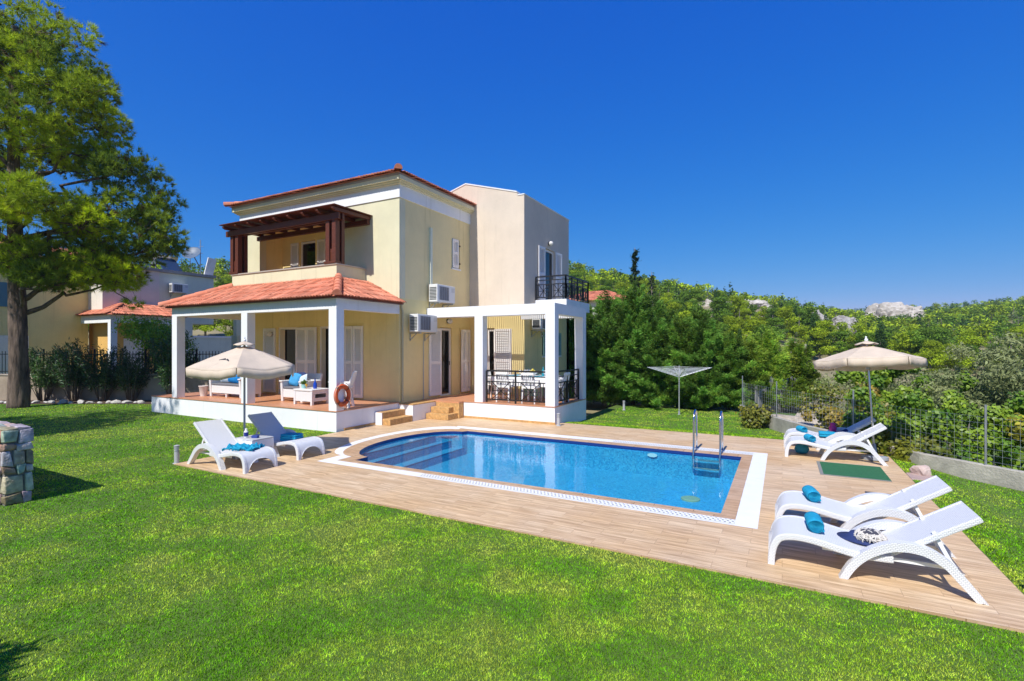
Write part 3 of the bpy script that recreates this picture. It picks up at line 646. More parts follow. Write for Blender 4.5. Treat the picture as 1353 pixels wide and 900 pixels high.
# doors, shutters, windows
def leaf(mb, w, h, t=.04):
    """louvred shutter leaf in x 0..w, y -t..0, z 0..h"""
    s = .07
    mb.box(0, s, -t, 0, 0, h); mb.box(w-s, w, -t, 0, 0, h)
    for z0, z1 in ((0, .10), (h*.47, h*.47+.09), (h-.08, h)): mb.box(s, w-s, -t, 0, z0, z1)
    for lo, hi in ((.10, h*.47), (h*.47+.09, h-.08)):
        n = max(3, int((hi-lo)/.055))
        for i in range(n):
            z = lo+(hi-lo)*i/n; dz = (hi-lo)/n; mb.v += [(s, -t+.002, z+.004), (w-s, -t+.002, z+.004), (w-s, -.006, z+dz-.004), (s, -.006, z+dz-.004)]; k = len(mb.v); mb.f.append((k-4, k-3, k-2, k-1)); mb.m.append(0)
        mb.box(s, w-s, -.005, -.002, lo, hi)
    return mb
def place(mb, org, rz):
    c, s = math.cos(rz), math.sin(rz); mb.v = [(org[0]+x*c-y*s, org[1]+x*s+y*c, org[2]+z) for x, y, z in mb.v]; return mb
def shutter(parent, org, rz, w, h): return place(leaf(MB(), w, h), org, rz).build('shutter', SHUT, parent)
def door(name, org, rz, w, h, curtain=None, panes=1):
    """frame as the part; glass, curtain and handle under it; local x along the wall, y into the house"""
    m = MB(); t = .07
    m.box(0, t, .06, .13, 0, h); m.box(w-t, w, .06, .13, 0, h); m.box(t, w-t, .06, .13, h-t, h); m.box(t, w-t, .06, .13, 0, .05)
    for i in range(1, panes): x = t+(w-2*t)*i/panes; m.box(x-.04, x+.04, .065, .125, .05, h-t)
    fr = place(m, org, rz).build(name, SHUT, villa)
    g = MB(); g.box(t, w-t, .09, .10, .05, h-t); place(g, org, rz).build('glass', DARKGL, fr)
    if curtain:
        cu = MB(); x0, x1 = curtain; rows = []
        for z in (.06, h-t-.01): rows.append([(x0+(x1-x0)*i/18, .055+.018*math.sin(i*2.1), z) for i in range(19)])
        cu.grid(rows); place(cu, org, rz).build('curtain', CURT, fr)
    hd = MB(); hd.bar((w-t-.03, .04, h*.45), (w-t-.03, .04, h*.45+.13), .02, .02); place(hd, org, rz).build('handle', IRON, fr)
    return fr
dA = door('veranda_door', (-15.0, 11.2, .5), 0, .99, 2.24, (.07, .33)); shutter(dA, (-15.67, 11.195, .56), 0, .61, 2.16); shutter(dA, (-14.0, 11.17, .56), R(3), .48, 2.16)
dB = door('veranda_door', (-13.0, 11.2, .5), 0, 1.18, 2.24, (.07, .26)); shutter(dB, (-13.51, 11.19, .56), R(-3), .47, 2.16); shutter(dB, (-11.82, 11.19, .56), R(-3), .37, 2.16); shutter(dB, (-11.44, 11.17, .56), R(3), .37, 2.16)
dC = door('side_door', (XR, 13.15, .5), R(90), .67, 2.2); shutter(dC, (XR+.005, 12.56, .56), R(87), .58, 2.12); shutter(dC, (XR+.05, 14.27, .56), R(84), .26, 2.12); shutter(dC, (XR+.08, 14.54, .56), R(97), .26, 2.12)
q = MB(); q.box(XR-.249, XR-.02, 13.82, 14.27, .5, 2.72); part(q, 'side_wall_infill', YELLOW)
dD = door('porch_door', (-8.98, 14.88, .5), 0, .32, 2.2); shutter(dD, (-8.65, 14.875, .56), 0, .66, 2.14)
dE = door('loggia_door', (-15.0, 12.1, 3.62), 0, .80, 2.16); shutter(dE, (-15.42, 12.095, 3.66), 0, .40, 2.1)
dF = door('loggia_door', (-13.65, 12.1, 3.62), 0, .80, 2.16); shutter(dF, (-14.07, 12.095, 3.66), 0, .40, 2.1)
dG = door('balcony_door', (-7.53, 16.5, 3.72), R(90), .92, 1.92); shutter(dG, (-7.515, 15.93, 3.74), R(88), .5, 1.9); shutter(dG, (-7.52, 17.44, 3.74), R(84), .48, 1.9)
def window(name, org, rz, w, h, shut):
    m = MB(); t = .05; m.box(0, t, .05, .10, 0, h); m.box(w-t, w, .05, .10, 0, h); m.box(t, w-t, .05, .10, h-t, h); m.box(t, w-t, .05, .10, 0, t)
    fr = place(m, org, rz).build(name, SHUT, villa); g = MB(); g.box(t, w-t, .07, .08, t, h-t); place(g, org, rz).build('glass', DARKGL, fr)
    s = MB(); s.box(-.03, w+.03, -.04, .06, -.05, -.002); place(s, org, rz).build('sill', WHITE, fr)
    if shut: shutter(fr, *shut)
    return fr
window('upper_window', (XR, 13.80, 4.72), R(90), .46, 1.0, ((XR-.004, 13.82, 4.74), R(90), .34, .96))
hg = MB(); hg.box(XR-.01, XR+.03, 14.17, 14.27, 4.88, 4.93); hg.box(XR-.01, XR+.03, 14.17, 14.27, 5.48, 5.53); part(hg, 'shutter_hinges', IRON)
window('tower_window', (-7.53, 16.3, 1.76), R(90), 1.65, .86, None)
GSH = mat('green_shutter', (.25, .42, .38), .6)
q = place(leaf(MB(), .8, .84), (-7.52, 16.32, 1.77), R(90)); q.build('shutter', GSH, villa); q = place(leaf(MB(), .8, .84), (-7.52, 17.14, 1.77), R(90)); q.build('shutter', GSH, villa)

# pipes, lamps
q = MB(); q.tube([(XR+.045, 11.28, .52), (XR+.045, 11.28, 3.1), (XR+.02, 11.26, 3.24), (XR+.02, 11.24, 3.4)], .032, 8, 0); part(q, 'downpipe', mat('pipe_yellow', (.50, .44, .26), .5), smooth=True)
q = MB(); q.box(XR, XR+.06, 12.58, 12.68, 4.02, 5.80); part(q, 'conduit', PALEGR)
q = MB(); q.tube([(XR+.02, 12.28, .5), (XR+.02, 12.28, 2.5)], .012, 6); part(q, 'cable', CABLE)
def wall_lamp(org, rz):
    m = MB(); m.lathe([(.03, 0), (.07, .01), (.075, .03)], (0, 0, 0), 14); m.lathe([(.06, .03), (.085, .07), (.09, .11), (.06, .16), (.02, .18)], (0, 0, 0), 14, 1); m.v = [(z if False else x, -z, y) for x, y, z in m.v]
    place(m, org, rz).build('wall_lamp', [IRON, mat('lamp_glass', (.7, .68, .62), .25)], villa, smooth=True)
wall_lamp((-7.53, 16.86, 5.86), R(90)); wall_lamp((XR, 13.56, 2.93), R(90)); wall_lamp((-15.25, 11.2, 2.52), 0)
# ------------------------------------------------------------------ neighbour villa, garden wall
nb = thing('neighbour_villa', 'yellow and pink neighbour villa behind the pine and the oleanders', 'house', (0, 0, 0))
def npart(mb, name, m, **k): return mb.build(name, m, nb, **k)
XN, XP = -29.5, -28.0
w = MB(); w.box(-31.5, XN, 12.55, 15.05, -.4, 3.6); npart(w, 'ground_wall', ORANGE)
w = MB(); w.box(-33, XN, 15.05, 16.6, -.4, 4.2); npart(w, 'side_wall', PALEGR)
w = MB(); w.wall('y', 16.6, 19.6, -.4, 2.62, XN-.25, XN); npart(w, 'terrace_wall', PALEGR); w = MB(); w.box(XN-.3, XN+.05, 16.62, 19.65, 2.62, 2.72); npart(w, 'terrace_coping', WHITE)
w = MB(); w.box(XN-.3, XN+.01, 19.2, 19.6, 2.72, 4.0); npart(w, 'terrace_pillar', CREAM)
w = MB(); w.box(-35, XN, 12.3, 14.87, 3.6, 6.12); npart(w, 'upper_wall', LILAC); w = MB(); w.box(-35, XN+.002, 14.87, 17.8, 3.4, 6.10); npart(w, 'upper_side_wall', PALEGR)
w = MB(); w.box(-35.05, XN+.10, 12.2, 17.9, 6.12, 6.27); npart(w, 'roof_edge', GREYPL)
w = MB(); w.box(-36, -30.95, 8.2, 12.3, -.4, 6.4); npart(w, 'front_block', YELLOW); w = MB(); w.box(-31.05, -30.9, 8.05, 8.35, -.4, 6.3); npart(w, 'corner_pilaster', WHITE)
w = MB(); w.box(-31, XP, 12.0, 12.27, 3.25, 3.62); w.box(XP-.27, XP, 12.27, 15.3, 3.25, 3.62); npart(w, 'porch_beam', WHITE)
w = MB(); w.box(XP-.27, XP, 12.0, 12.27, -.4, 3.25); npart(w, 'porch_column', WHITE)
rf = MB(); tile_plane(rf, (-31.2, 11.8, 3.64), (1, 0, 0), Vector((0, 1.2, .62)), {'len': 1.35, 'f': lambda s: (0, 3.45-s*.85)}, course=.36)
tile_plane(rf, (XP+.22, 11.8, 3.64), (0, 1, 0), Vector((-1.5, 0, .62)), {'len': 1.62, 'f': lambda s: (s*.75, 3.6)}, course=.36)
rf.face([(-31.2, 11.82, 3.62), (XP+.2, 11.82, 3.62), (-29.5, 13.2, 4.24), (-31.2, 13.2, 4.24)]); rf.face([(XP+.2, 11.82, 3.62), (XP+.2, 15.4, 3.62), (-29.5, 15.4, 4.24), (-29.5, 13.2, 4.24)])
npart(rf, 'porch_roof', TILE, smooth=True, tint=tile_tint)
rf = MB(); tile_plane(rf, (-36.2, 8.0, 6.42), (1, 0, 0), Vector((0, 1, .3)), {'len': 3, 'f': lambda s: (0, 5.5-s*.5)}); tile_plane(rf, (-30.7, 8.0, 6.42), (0, 1, 0), Vector((-1, 0, .3)), {'len': 3, 'f': lambda s: (s*.5, 4.6)}); npart(rf, 'roof', TILE, smooth=True, tint=tile_tint)
w = MB(); w.box(XN-.02, XN+.03, 13.2, 14.1, .2, 2.5); npart(w, 'porch_door', SHUT)
w = MB(); w.box(-30.96, -30.90, 8.9, 10.0, .3, 2.6); npart(w, 'front_door', SHUT)
w = MB(); w.box(-30.96, -30.92, 8.4, 9.5, 3.9, 5.0); npart(w, 'glass_balustrade', mat('blue_glass', (.10, .22, .30), .15))
# roof clutter of the neighbour
sh = thing('solar_heater', 'solar water heater with a shiny tank on the neighbour roof', 'solar heater', (-31.0, 15.9, 6.27))
m = MB(); m.tube([(0, -.6, 1.0), (0, .6, 1.0)], .27, 16); o = m.build('tank', STEEL, sh, smooth='all')
for y in (-.5, .5): m = MB(); m.bar((.15, y, 0), (0, y, .8), .05); m.bar((-.9, y, 0), (0, y, .8), .05); m.build('stand', GALV, sh)
m = MB(); m.bar((.9, 0, .05), (.1, 0, .8), 1.0, .08); m.build('collector', mat('collector_glass', (.03, .05, .09), .1), sh)
dm = MB(); rows = []
for r in np.linspace(.02, .5, 7): rows.append([(r*math.cos(t), r*math.sin(t), .5*r*r) for t in np.linspace(0, 2*math.pi, 19)[:-1]])
dm.grid(rows, close=True); dm.tube([(0, 0, 0), (.1, 0, -.2), (.1, 0, -.9)], .03, 6)
o = dm.build('satellite_dish', mat('dish_grey', (.10, .14, .20), .5), None, smooth='all'); o.location = (-30.4, 17.1, 7.5); o.rotation_euler = (R(40), R(35), 0); tag(o, 'grey satellite dish on the neighbour roof behind the solar tank', 'satellite dish')
sol = o.modifiers.new('solid', 'SOLIDIFY'); sol.thickness = .015
m = MB(); m.tube([(0, 0, 0), (0, 0, 2.2)], .03, 6); 
for z in (1.4, 1.8): m.tube([(-.3, 0, z), (.3, 0, z)], .012, 5)
o = m.build('antenna_mast', GALV); o.location = (-30.3, 17.5, 6.2); tag(o, 'thin antenna mast on the neighbour roof', 'antenna')
m = MB(); m.bar((0, 0, 0), (.25, .1, 1.0), .06, .5); o = m.build('roof_panel', WHITE); o.location = (-29.7, 17.6, 6.27); tag(o, 'small white panel leaning at the end of the neighbour roof', 'panel')

# garden wall with iron fence
def wp(s, off=0, z=0): return (-26.0+s*.879-off*.477, 8.4+s*.477+off*.879, z)
gw = MB()
for s0, s1 in ((-14, -8), (-8, -2), (-2, 4), (4, 10), (10, 14.5)):
    q = [wp(s0)[:2], wp(s1)[:2], wp(s1, .22)[:2], wp(s0, .22)[:2]]; gw.prism(q, 'z', -.4, .98)
tag(gw.build('garden_wall', plaster('wall_beige', (.46, .37, .28), .25)), 'beige rendered garden wall behind the oleanders', 'wall')
gw = MB(); gw.bar(wp(-14, .11, 1.0), wp(14.5, .11, 1.0), .28, .05)
tag(gw.build('wall_coping', mat('coping_stone', (.42, .36, .30), .8, var=.2)), 'flat stone coping along the top of the garden wall', 'coping')
fe = thing('iron_fence', 'black iron fence with vertical bars on top of the garden wall', 'fence', (0, 0, 0))
for k in range(14):
    m = MB(); s0 = -13.5+k*2.0
    for z in (1.12, 1.80): m.bar(wp(s0+.03, .11, z), wp(s0+1.97, .11, z), .035, .03)
    for i in range(1, 16): m.bar(wp(s0+i*.125, .11, 1.02), wp(s0+i*.125, .11, 1.92), .018, .018, up=(1, 0, 0))
    m.build('fence_panel', IRON, fe)
for i in range(15): s = -13.5+i*2.0; m = MB(); m.bar(wp(s, .11, 1.02), wp(s, .11, 2.0), .05, .05, up=(1, 0, 0)); m.build('fence_post', IRON, fe)
m = MB(); m.prism([wp(6.5, 2.6)[:2], wp(6.75, 2.6)[:2], wp(6.75, 2.85)[:2], wp(6.5, 2.85)[:2]], 'z', 0, 2.6); tag(m.build('gate_pillar', CREAM), 'cream gate pillar behind the iron fence, seen through the veranda', 'pillar')
# ------------------------------------------------------------------ foliage
def unit(v): return v/np.maximum(np.linalg.norm(v, axis=-1, keepdims=True), 1e-9)
def sph(rng, n):
    v = rng.normal(size=(n, 3)); return unit(v)
def leaves(rng, C, Nrm, ln, wd, up=.0, rnd=.7, droop=0):
    """one 4-corner leaf (kite) per centre: long axis random in the plane across Nrm"""
    n = len(C); nn = unit(Nrm + rng.normal(size=(n, 3))*rnd); a = unit(np.cross(nn, rng.normal(size=(n, 3)))); a[:, 2] += up - droop; a = unit(a); b = unit(np.cross(nn, a))
    l = ln*rng.uniform(.7, 1.3, (n, 1)); w = wd*rng.uniform(.7, 1.3, (n, 1))
    V = np.stack([C-a*l*.5, C+b*w*.5-a*l*.05, C+a*l*.5, C-b*w*.5-a*l*.05], 1).reshape(-1, 3)
    return V, np.arange(4*n).reshape(-1, 4)
def blob_points(rng, n, blobs, shell=.55):
    """points spread through a list of ellipsoids (cx,cy,cz,rx,ry,rz), denser towards the shell; returns centre, outward normal"""
    vol = np.array([b[3]*b[4]*b[5] for b in blobs])**.72; idx = rng.choice(len(blobs), n, p=vol/vol.sum()); B = np.array(blobs)[idx]
    d = sph(rng, n); rad = (shell + (1-shell)*rng.random(n)**.6)*rng.uniform(.85, 1.12, n); return B[:, :3] + d*B[:, 3:]*rad[:, None], unit(d/B[:, 3:]), idx
def branch(mb, a, b, r0, r1, rng, n=6, seg=5, wob=.06, m=0):
    a = np.array(a, float); b = np.array(b, float); L = np.linalg.norm(b-a); pts = []
    for i in range(seg+1):
        t = i/seg; p = a+(b-a)*t + (rng.normal(size=3)*wob*L*math.sin(math.pi*t) if 0 < i < seg else 0); pts.append(p)
    mb.tube([tuple(p) for p in pts], [r0+(r1-r0)*i/seg for i in range(seg+1)], n, m); return pts
def tints(rng, n, base, var=.25, hue=.12):
    c = np.array(base)[None]*rng.uniform(1-var, 1+var, (n, 1)); c[:, 0] *= rng.uniform(1-hue, 1+hue*1.5, n); return c
def leafmat(name, rough=.55, transl=.25, spec=.3): return mat(name, (.06, .1, .02), rough, attr='col', transl=transl, spec=spec)
PINEM = leafmat('pine_needle', .65, .4, .15); CYPM = leafmat('cypress_spray', .65, .35, .15); HILLM = leafmat('hill_foliage', .75, .35, .15); OLIVEM = leafmat('olive_leaf', .55, .3, .25); VINEM = leafmat('vine_leaf', .45, .35, .4); OLEM = leafmat('oleander_leaf', .45, .15, .4)
BARK = mat('pine_bark', (.022, .015, .012), .95, col2=(.24, .17, .13), vscale=5.5, stretch=(1.3, 1.3, .28), bump=1.0, bscale=14, detail=8)
BARKG = mat('grey_bark', (.12, .10, .08), .95, col2=(.22, .19, .16), vscale=8, stretch=(1, 1, .3), bump=.8, bscale=18)

# big umbrella-like pine beside the left edge
def pine(name, label, base, pads, top, r0, seed, ntuft, lean=(0, 0)):
    rng = np.random.default_rng(seed); t = thing(name, label, 'pine tree', base)
    mb = MB(); tp = []
    for i in range(13):
        k = i/12; tp.append((lean[0]*k+.10*math.sin(4*k), lean[1]*k+.07*math.cos(5*k), top*k-.1))
    flare = [r0*(1+.16*math.exp(-k*2.0))*(1-.80*(k/12)**1.25) + .03 for k in range(13)]
    tp = [tp[0]]+[tuple(np.array(tp[i])+(np.array(tp[i+1])-np.array(tp[i]))*q/5) for i in range(12) for q in (1, 2, 3, 4, 5)]; flare = [flare[0]]+[flare[i]+(flare[i+1]-flare[i])*q/5 for i in range(12) for q in (1, 2, 3, 4, 5)]
    mb.tube(tp, flare, 40)
    for i, v in enumerate(mb.v):                          # furrowed bark plates
        ang = math.atan2(v[1], v[0]); f = 1+.055*math.sin(ang*11+2.5*math.sin(v[2]*2.1))*math.sin(v[2]*9+ang*3)+.05*abs(math.sin(ang*7+v[2]*1.3))+.04*math.sin(ang*3-v[2]*2); cx, cy = lean[0]*v[2]/top, lean[1]*v[2]/top
        mb.v[i] = (cx+(v[0]-cx)*f, cy+(v[1]-cy)*f, v[2])
    mb.build('trunk', BARK, t, smooth='all')
    br = MB(); blobs = []; PT = []
    for (lx, ly, z, rr, h) in pads:
        pt_ = rng.random()**.8 if lx < 3.3 else rng.random()*.3
        p = np.array([RGT[0]*lx+FWD[0]*ly, RGT[1]*lx+FWD[1]*ly, z]); k = max(.1, (z-.9-math.hypot(lx, ly)*.18)/top)
        a = (lean[0]*k, lean[1]*k, top*k); branch(br, a, p-np.array([0, 0, h*.25]), .05+.012*rr+.014*math.hypot(lx, ly), .025, rng, 6, 6, .05)
        for j in range(int(8+rr*7)):
            an = rng.uniform(0, 2*math.pi); q = rr*math.sqrt(rng.random())*.95
            c = p + np.array([math.cos(an)*q, math.sin(an)*q, rng.normal()*h*.35 + h*.15 - q*q/rr/rr*h*.35]); s = rng.uniform(.24, .46)
            blobs.append((*c, s*1.25, s*1.25, s*.78)); PT.append(pt_); branch(br, p-np.array([0, 0, h*.25]), c-np.array([0, 0, s*.3]), .022, .008, rng, 4, 3, .08)
    br.build('branches', BARK, t, smooth='all')
    C, Nn, bi = blob_points(rng, ntuft, blobs, .55); K = 20
    d = unit(Nn*.8 + np.array([0, 0, .55]) + rng.normal(size=C.shape)*.35); base_c = np.array([.60, .72, .02]); dark = np.array([.05, .13, .03])
    mixv = np.array(PT)[bi][:, None]*.55 + rng.random(len(blobs))[bi][:, None]*.25 + rng.random((len(C), 1))*.2
    cc = (dark + (base_c-dark)*mixv)*rng.uniform(.75, 1.3, (len(C), 1)); brown = rng.random(len(C)) < .04; cc[brown] = np.array([.14, .09, .03])
    C3 = np.repeat(C, K, 0); dd = unit(np.repeat(d, K, 0)*1.15 + rng.normal(size=(len(C3), 3))*.62); L = rng.uniform(.15, .26, (len(C3), 1)); w = unit(np.cross(dd, rng.normal(size=dd.shape)))*.0100
    V = np.stack([C3-w, C3+w, C3+dd*L], 1).reshape(-1, 3); F = np.arange(len(V)).reshape(-1, 3); col = np.repeat(cc, K, 0)*rng.uniform(.85, 1.15, (len(C3), 1))
    obj('crown', np_mesh('crown', V, F, PINEM, col=col), t); return t
# pads: right of trunk, away from viewer, height, radius, thickness
PADS = [(a*(.80 if a < 3.5 else .89), b, c, d*.93, e) for a, b, c, d, e in [(.7,0,13.2,1.8,.9),(-1.2,.4,13.0,1.7,.9),(-.1,-.8,12.2,1.6,.8),(2.0,.2,11.7,1.6,.9),(2.7,-.5,10.9,1.5,.9),(.6,.9,11.5,1.8,.9),(-2.2,-.4,11.2,1.9,.9),(2.9,.5,10.1,1.3,.8),
        (1.2,-1.4,9.6,1.8,.8),(2.7,-.3,8.9,1.7,.8),(3.6,.6,8.6,1.2,.7),(-.9,-1.0,9.2,1.7,.8),(.6,1.6,9.0,1.8,.8),(-2.6,.6,9.0,1.9,.8),
        (3.9,.9,7.3,1.3,.8),(4.6,.5,6.5,1.15,.8),(4.5,1.2,5.9,1.1,.6),(2.2,-1.0,7.0,1.7,.7),(.6,-1.6,6.7,1.6,.7),(3.2,-.4,6.3,1.4,.6),(-1.6,-.9,6.9,1.9,.8),(1.4,1.6,6.6,1.6,.7),
        (2.2,.5,5.3,1.5,.8),(3.4,.2,5.0,1.2,.7),(1.0,-.6,5.2,1.3,.7),(2.9,1.0,4.5,1.2,.55),(-1.5,.3,5.4,1.6,.7),(1.8,-.6,4.5,.9,.5)]]
pine('pine_tree', 'tall pine with a thick furrowed trunk and layered bright green needle pads', (-23.45, 7.25, 0), PADS, 13.2, .235, 7, 17000, lean=(.3, -.1))
pine('pine_tree', 'pine standing beyond the lawn behind the stone wall, out of the picture', (-18.6, -.9, 0), [(x*.8, y, z-2.6, r_, h) for x, y, z, r_, h in PADS[::2]], 10.2, .26, 8, 6000)

# conifer hedge behind the lawn
def conifer_mesh(seed, h, r, n, base, var):
    """feathery conifer: some ninety upswept plumes, each a tapering brush of flat sprays"""
    rng = np.random.default_rng(seed); npl = 95; C = []; D = []; T = []
    for i in range(npl):
        k = (i+rng.random())/npl; z0 = h*(.02+.90*k); a = i*2.399+rng.normal()*.35; reach = r*(1-k)**.62*rng.uniform(.70, 1.2)+.07; rise = (.28+.55*k)*rng.uniform(.6, 1.4)
        d = np.array([math.cos(a), math.sin(a), 0]); m = int(n/npl*(1.5-.9*k)); t = rng.random(m)**.62
        p = np.array([0, 0, z0]) + d*reach*t[:, None] + np.array([0, 0, rise])*(t**1.6)[:, None]; wd = (.25*(1-.75*t)+.035)[:, None]
        C.append(p + rng.normal(size=(m, 3))*wd*np.array([.5, .5, .42])); D.append(np.repeat((d*.8+np.array([0, 0, .75]))[None], m, 0)); T.append(np.full(m, rng.uniform(.4, 1.55)))
    C = np.concatenate(C); D = np.concatenate(D); T = np.concatenate(T); n = len(C); C[:, 2] = np.maximum(C[:, 2], .03)
    d = unit(D + rng.normal(size=C.shape)*.5); s = unit(np.cross(d, rng.normal(size=C.shape))); L = rng.uniform(.11, .24, (n, 1)); V = []
    for k in (-1, 0, 1):
        e = unit(d + s*k*.6 + rng.normal(size=C.shape)*.15); w = unit(np.cross(e, rng.normal(size=C.shape)))*.0125
        V.append(np.stack([C-w*.4, C+e*L*.55+w, C+e*L*(1.0-.15*abs(k)), C+e*L*.55-w], 1))
    V = np.stack(V, 1).reshape(-1, 3); F = np.arange(len(V)).reshape(-1, 4)
    col = np.repeat(tints(rng, n, base, var, .2)*T[:, None], 3, 0); return np_mesh('crown', V, F, CYPM, col=col)
def trunk_mesh(h, r, m=BARKG):
    mb = MB(); mb.tube([(0, 0, -.1), (.02, .01, h*.4), (0, .02, h)], [r, r*.7, r*.15], 8); o = mb.build('trunk_src', m, smooth='all'); me = o.data; bpy.data.objects.remove(o); me.name = 'trunk'; return me
CON = [conifer_mesh(i, 1.0*hh, rr, n, b, .35) for i, hh, rr, n, b in ((1, 4.0, 1.5, 19000, (.17, .34, .05)), (2, 3.5, 1.4, 16000, (.19, .35, .045)), (3, 3.0, 1.3, 13000, (.24, .38, .04)))]
TRK = trunk_mesh(3.0, .09)
rng = np.random.default_rng(12)
row = [(-7.3, 19.9, 0, 1.05), (-6.3, 19.6, 0, .98), (-5.25, 20.0, 0, 1.1), (-4.35, 19.7, 0, 1.0), (-3.4, 19.95, 1, 1.0), (-2.55, 19.7, 0, .90), (-1.75, 20.0, 1, .88), (-1.2, 20.6, 2, .92),
       (-8.6, 20.4, 0, 1.0), (-4.8, 21.6, 0, 1.2), (-6.8, 21.8, 0, 1.2), (-3.0, 21.7, 1, 1.12), (-.6, 21.6, 2, .95), (.5, 22.8, 2, .85)]
HLAB = ['thick green conifer of the hedge at the corner beside the porch', 'green hedge conifer just right of the porch column', 'tall bushy hedge conifer left of the rotary clothes dryer', 'hedge conifer directly behind the rotary clothes dryer', 'mid green hedge conifer right of the dryer pole', 'smaller yellowish hedge conifer near the curved end of the kerb', 'hedge conifer touching the first wire fence post', 'low yellow green conifer at the right end of the hedge',
        'hedge conifer mostly hidden behind the balcony', 'tall second row conifer rising above the dryer', 'tall second row conifer above the porch corner', 'second row conifer with a pointed top above the hedge', 'short conifer behind the old timber fence', 'small conifer on the slope behind the old timber fence']
for (x, y, v, s), lb in zip(row, HLAB):
    t = thing('hedge_conifer', lb, 'conifer', (x, y, -.2), rng.uniform(0, 6.28), 'conifers forming the garden hedge'); t.scale = (s*.98, s*.98, s*(.98 if 'left of the rotary' in lb else .80)*rng.uniform(.95, 1.06))
    obj('crown', CON[v], t); obj('trunk', TRK, t)

# hillside trees: a few crowns, each tree one mesh (too small in view for parts)
def hill_tree(seed, kind, n, base):
    rng = np.random.default_rng(seed); blobs = []
    if kind == 'pine':
        for i in range(16): a = i*2.399+rng.normal()*.3; k = i/16; q = rng.uniform(.35, 1.55)*(1-k**2*.75); blobs.append((q*math.cos(a), q*math.sin(a), .75+3.4*k+rng.normal()*.15, rng.uniform(.6, .95), rng.uniform(.6, .95), rng.uniform(.30, .46)))
    elif kind == 'bush':
        for i in range(7): a = rng.uniform(0, 6.28); q = rng.uniform(.2, 1.2); blobs.append((q*math.cos(a), q*math.sin(a), .6+rng.uniform(0, 1.1), rng.uniform(.6, .95), rng.uniform(.6, .95), rng.uniform(.5, .7)))
    else:
        for i in range(9): k = i/9; blobs.append((rng.normal()*.12, rng.normal()*.12, .8+4.6*k, .75*(1-k)+.14, .75*(1-k)+.14, .55))
    C, Nn, bi = blob_points(rng, n, blobs, .5); V, F = leaves(rng, C, Nn+np.array([0, 0, .3]), .23 if n > 300 else .55, .11 if n > 300 else .30, .2, .8)
    bt = rng.uniform(.5, 1.35, len(blobs))[bi][:, None]; col = tints(rng, n, base, .3, .07)*bt
    mb = MB(); mb.tube([(0, 0, -.6), (.05, 0, 1.6), (0, .05, 3.2)], [.14, .10, .04], 5); tv = np.array(mb.v); tf = np.array([f for f in mb.f if len(f) == 4])
    V = np.concatenate([V, tv]); F2 = np.concatenate([F, tf+len(C)*4]); fm = np.concatenate([np.zeros(n), np.ones(len(tf))]); col = np.concatenate([col, np.ones((len(tf), 3))])
    return V, F2, fm, col
YG = (.33, .44, .024); MG = (.16, .28, .03); DG = (.055, .115, .028); GG = (.19, .24, .09)
HT = [hill_tree(20+i, k, n, b) for i, (k, n, b) in enumerate([('pine', 3600, YG), ('pine', 3600, MG), ('pine', 3600, YG), ('bush', 1800, YG), ('bush', 1800, GG), ('spire', 2000, DG), ('pine', 3600, MG), ('bush', 1800, MG)])]
HTW = np.array([.19, .18, .17, .11, .08, .08, .12, .07])
HTM = [np_mesh('hill_tree', V, F, [HILLM, BARKG], fm=fm, col=c) for V, F, fm, c in HT]
HTLO = [hill_tree(60+i, k, n, b) for i, (k, n, b) in enumerate([('pine', 190, YG), ('pine', 190, MG), ('pine', 190, YG), ('bush', 120, YG), ('bush', 120, GG), ('spire', 120, DG), ('pine', 190, MG), ('bush', 120, MG)])]
def scatter_hill():
    rng = np.random.default_rng(77); P = []
    def ringpts(r0, r1, b0, b1, area):
        n = int((r1*r1-r0*r0)/2*R(b1-b0)/area); r = np.sqrt(rng.uniform(r0*r0, r1*r1, n)); b = np.radians(rng.uniform(b0, b1, n))
        return np.stack([r*(np.cos(b)*FWD[0]+np.sin(b)*RGT[0]), r*(np.cos(b)*FWD[1]+np.sin(b)*RGT[1])], -1)
    P = [ringpts(42, 70, 4, 27, 8), ringpts(62, 142, 4, 51, 7.5), ringpts(142, 345, 20, 51, 11), ringpts(40, 140, -40, -27, 20)]
    P = np.concatenate(P); r = np.hypot(P[:, 0], P[:, 1]); b = bearing(P[:, 0], P[:, 1])
    keep = np.ones(len(P), bool)
    for cx, cy, rad in CLEAR: keep &= np.hypot(P[:, 0]-cx, P[:, 1]-cy) > rad
    # bare stony patch below the ridge
    bare = (b > 20.5) & (b < 28.5) & (r > 92) & (r < 127); keep &= ~(bare & (rng.random(len(P)) < .86)); keep &= ~((b > 32.2) & (b < 34.5) & (r > 80) & (r < 140)); keep &= ~((b > 30.6) & (b < 32) & (r > 95) & (r < 128)); keep &= ~((b > 34.9) & (b < 39.2) & (r > 205) & (r < 278))
    keep &= ~((fbm(P[:, 0], P[:, 1], 22, 91) < .42) & (r > 60) & (rng.random(len(P)) < .7))
    P = P[keep]; r = r[keep]; b = b[keep]; z = land(P[:, 0], P[:, 1]); kind = rng.choice(len(HTM), len(P), p=HTW/HTW.sum())
    sc = rng.uniform(.75, 1.3, len(P)); sc = np.where(r > 142, sc*.92, sc*.80); rz = rng.uniform(0, 6.28, len(P)); return P, z, r, kind, sc, rz, rng
def polar(b, r): return (r*(math.cos(R(b))*FWD[0]+math.sin(R(b))*RGT[0]), r*(math.cos(R(b))*FWD[1]+math.sin(R(b))*RGT[1]))
CLEAR = [(*polar(37, 215), 12), (*polar(37, 273), 13), (*polar(37, 258), 12), (*polar(37, 243), 11), (*polar(37, 230), 9), (*polar(33.3, 136), 4.5), (*polar(33.3, 127), 4), (*polar(31.3, 126), 3.5)]
P, Zh, Rh, Kh, Sh, RZ, rngh = scatter_hill()
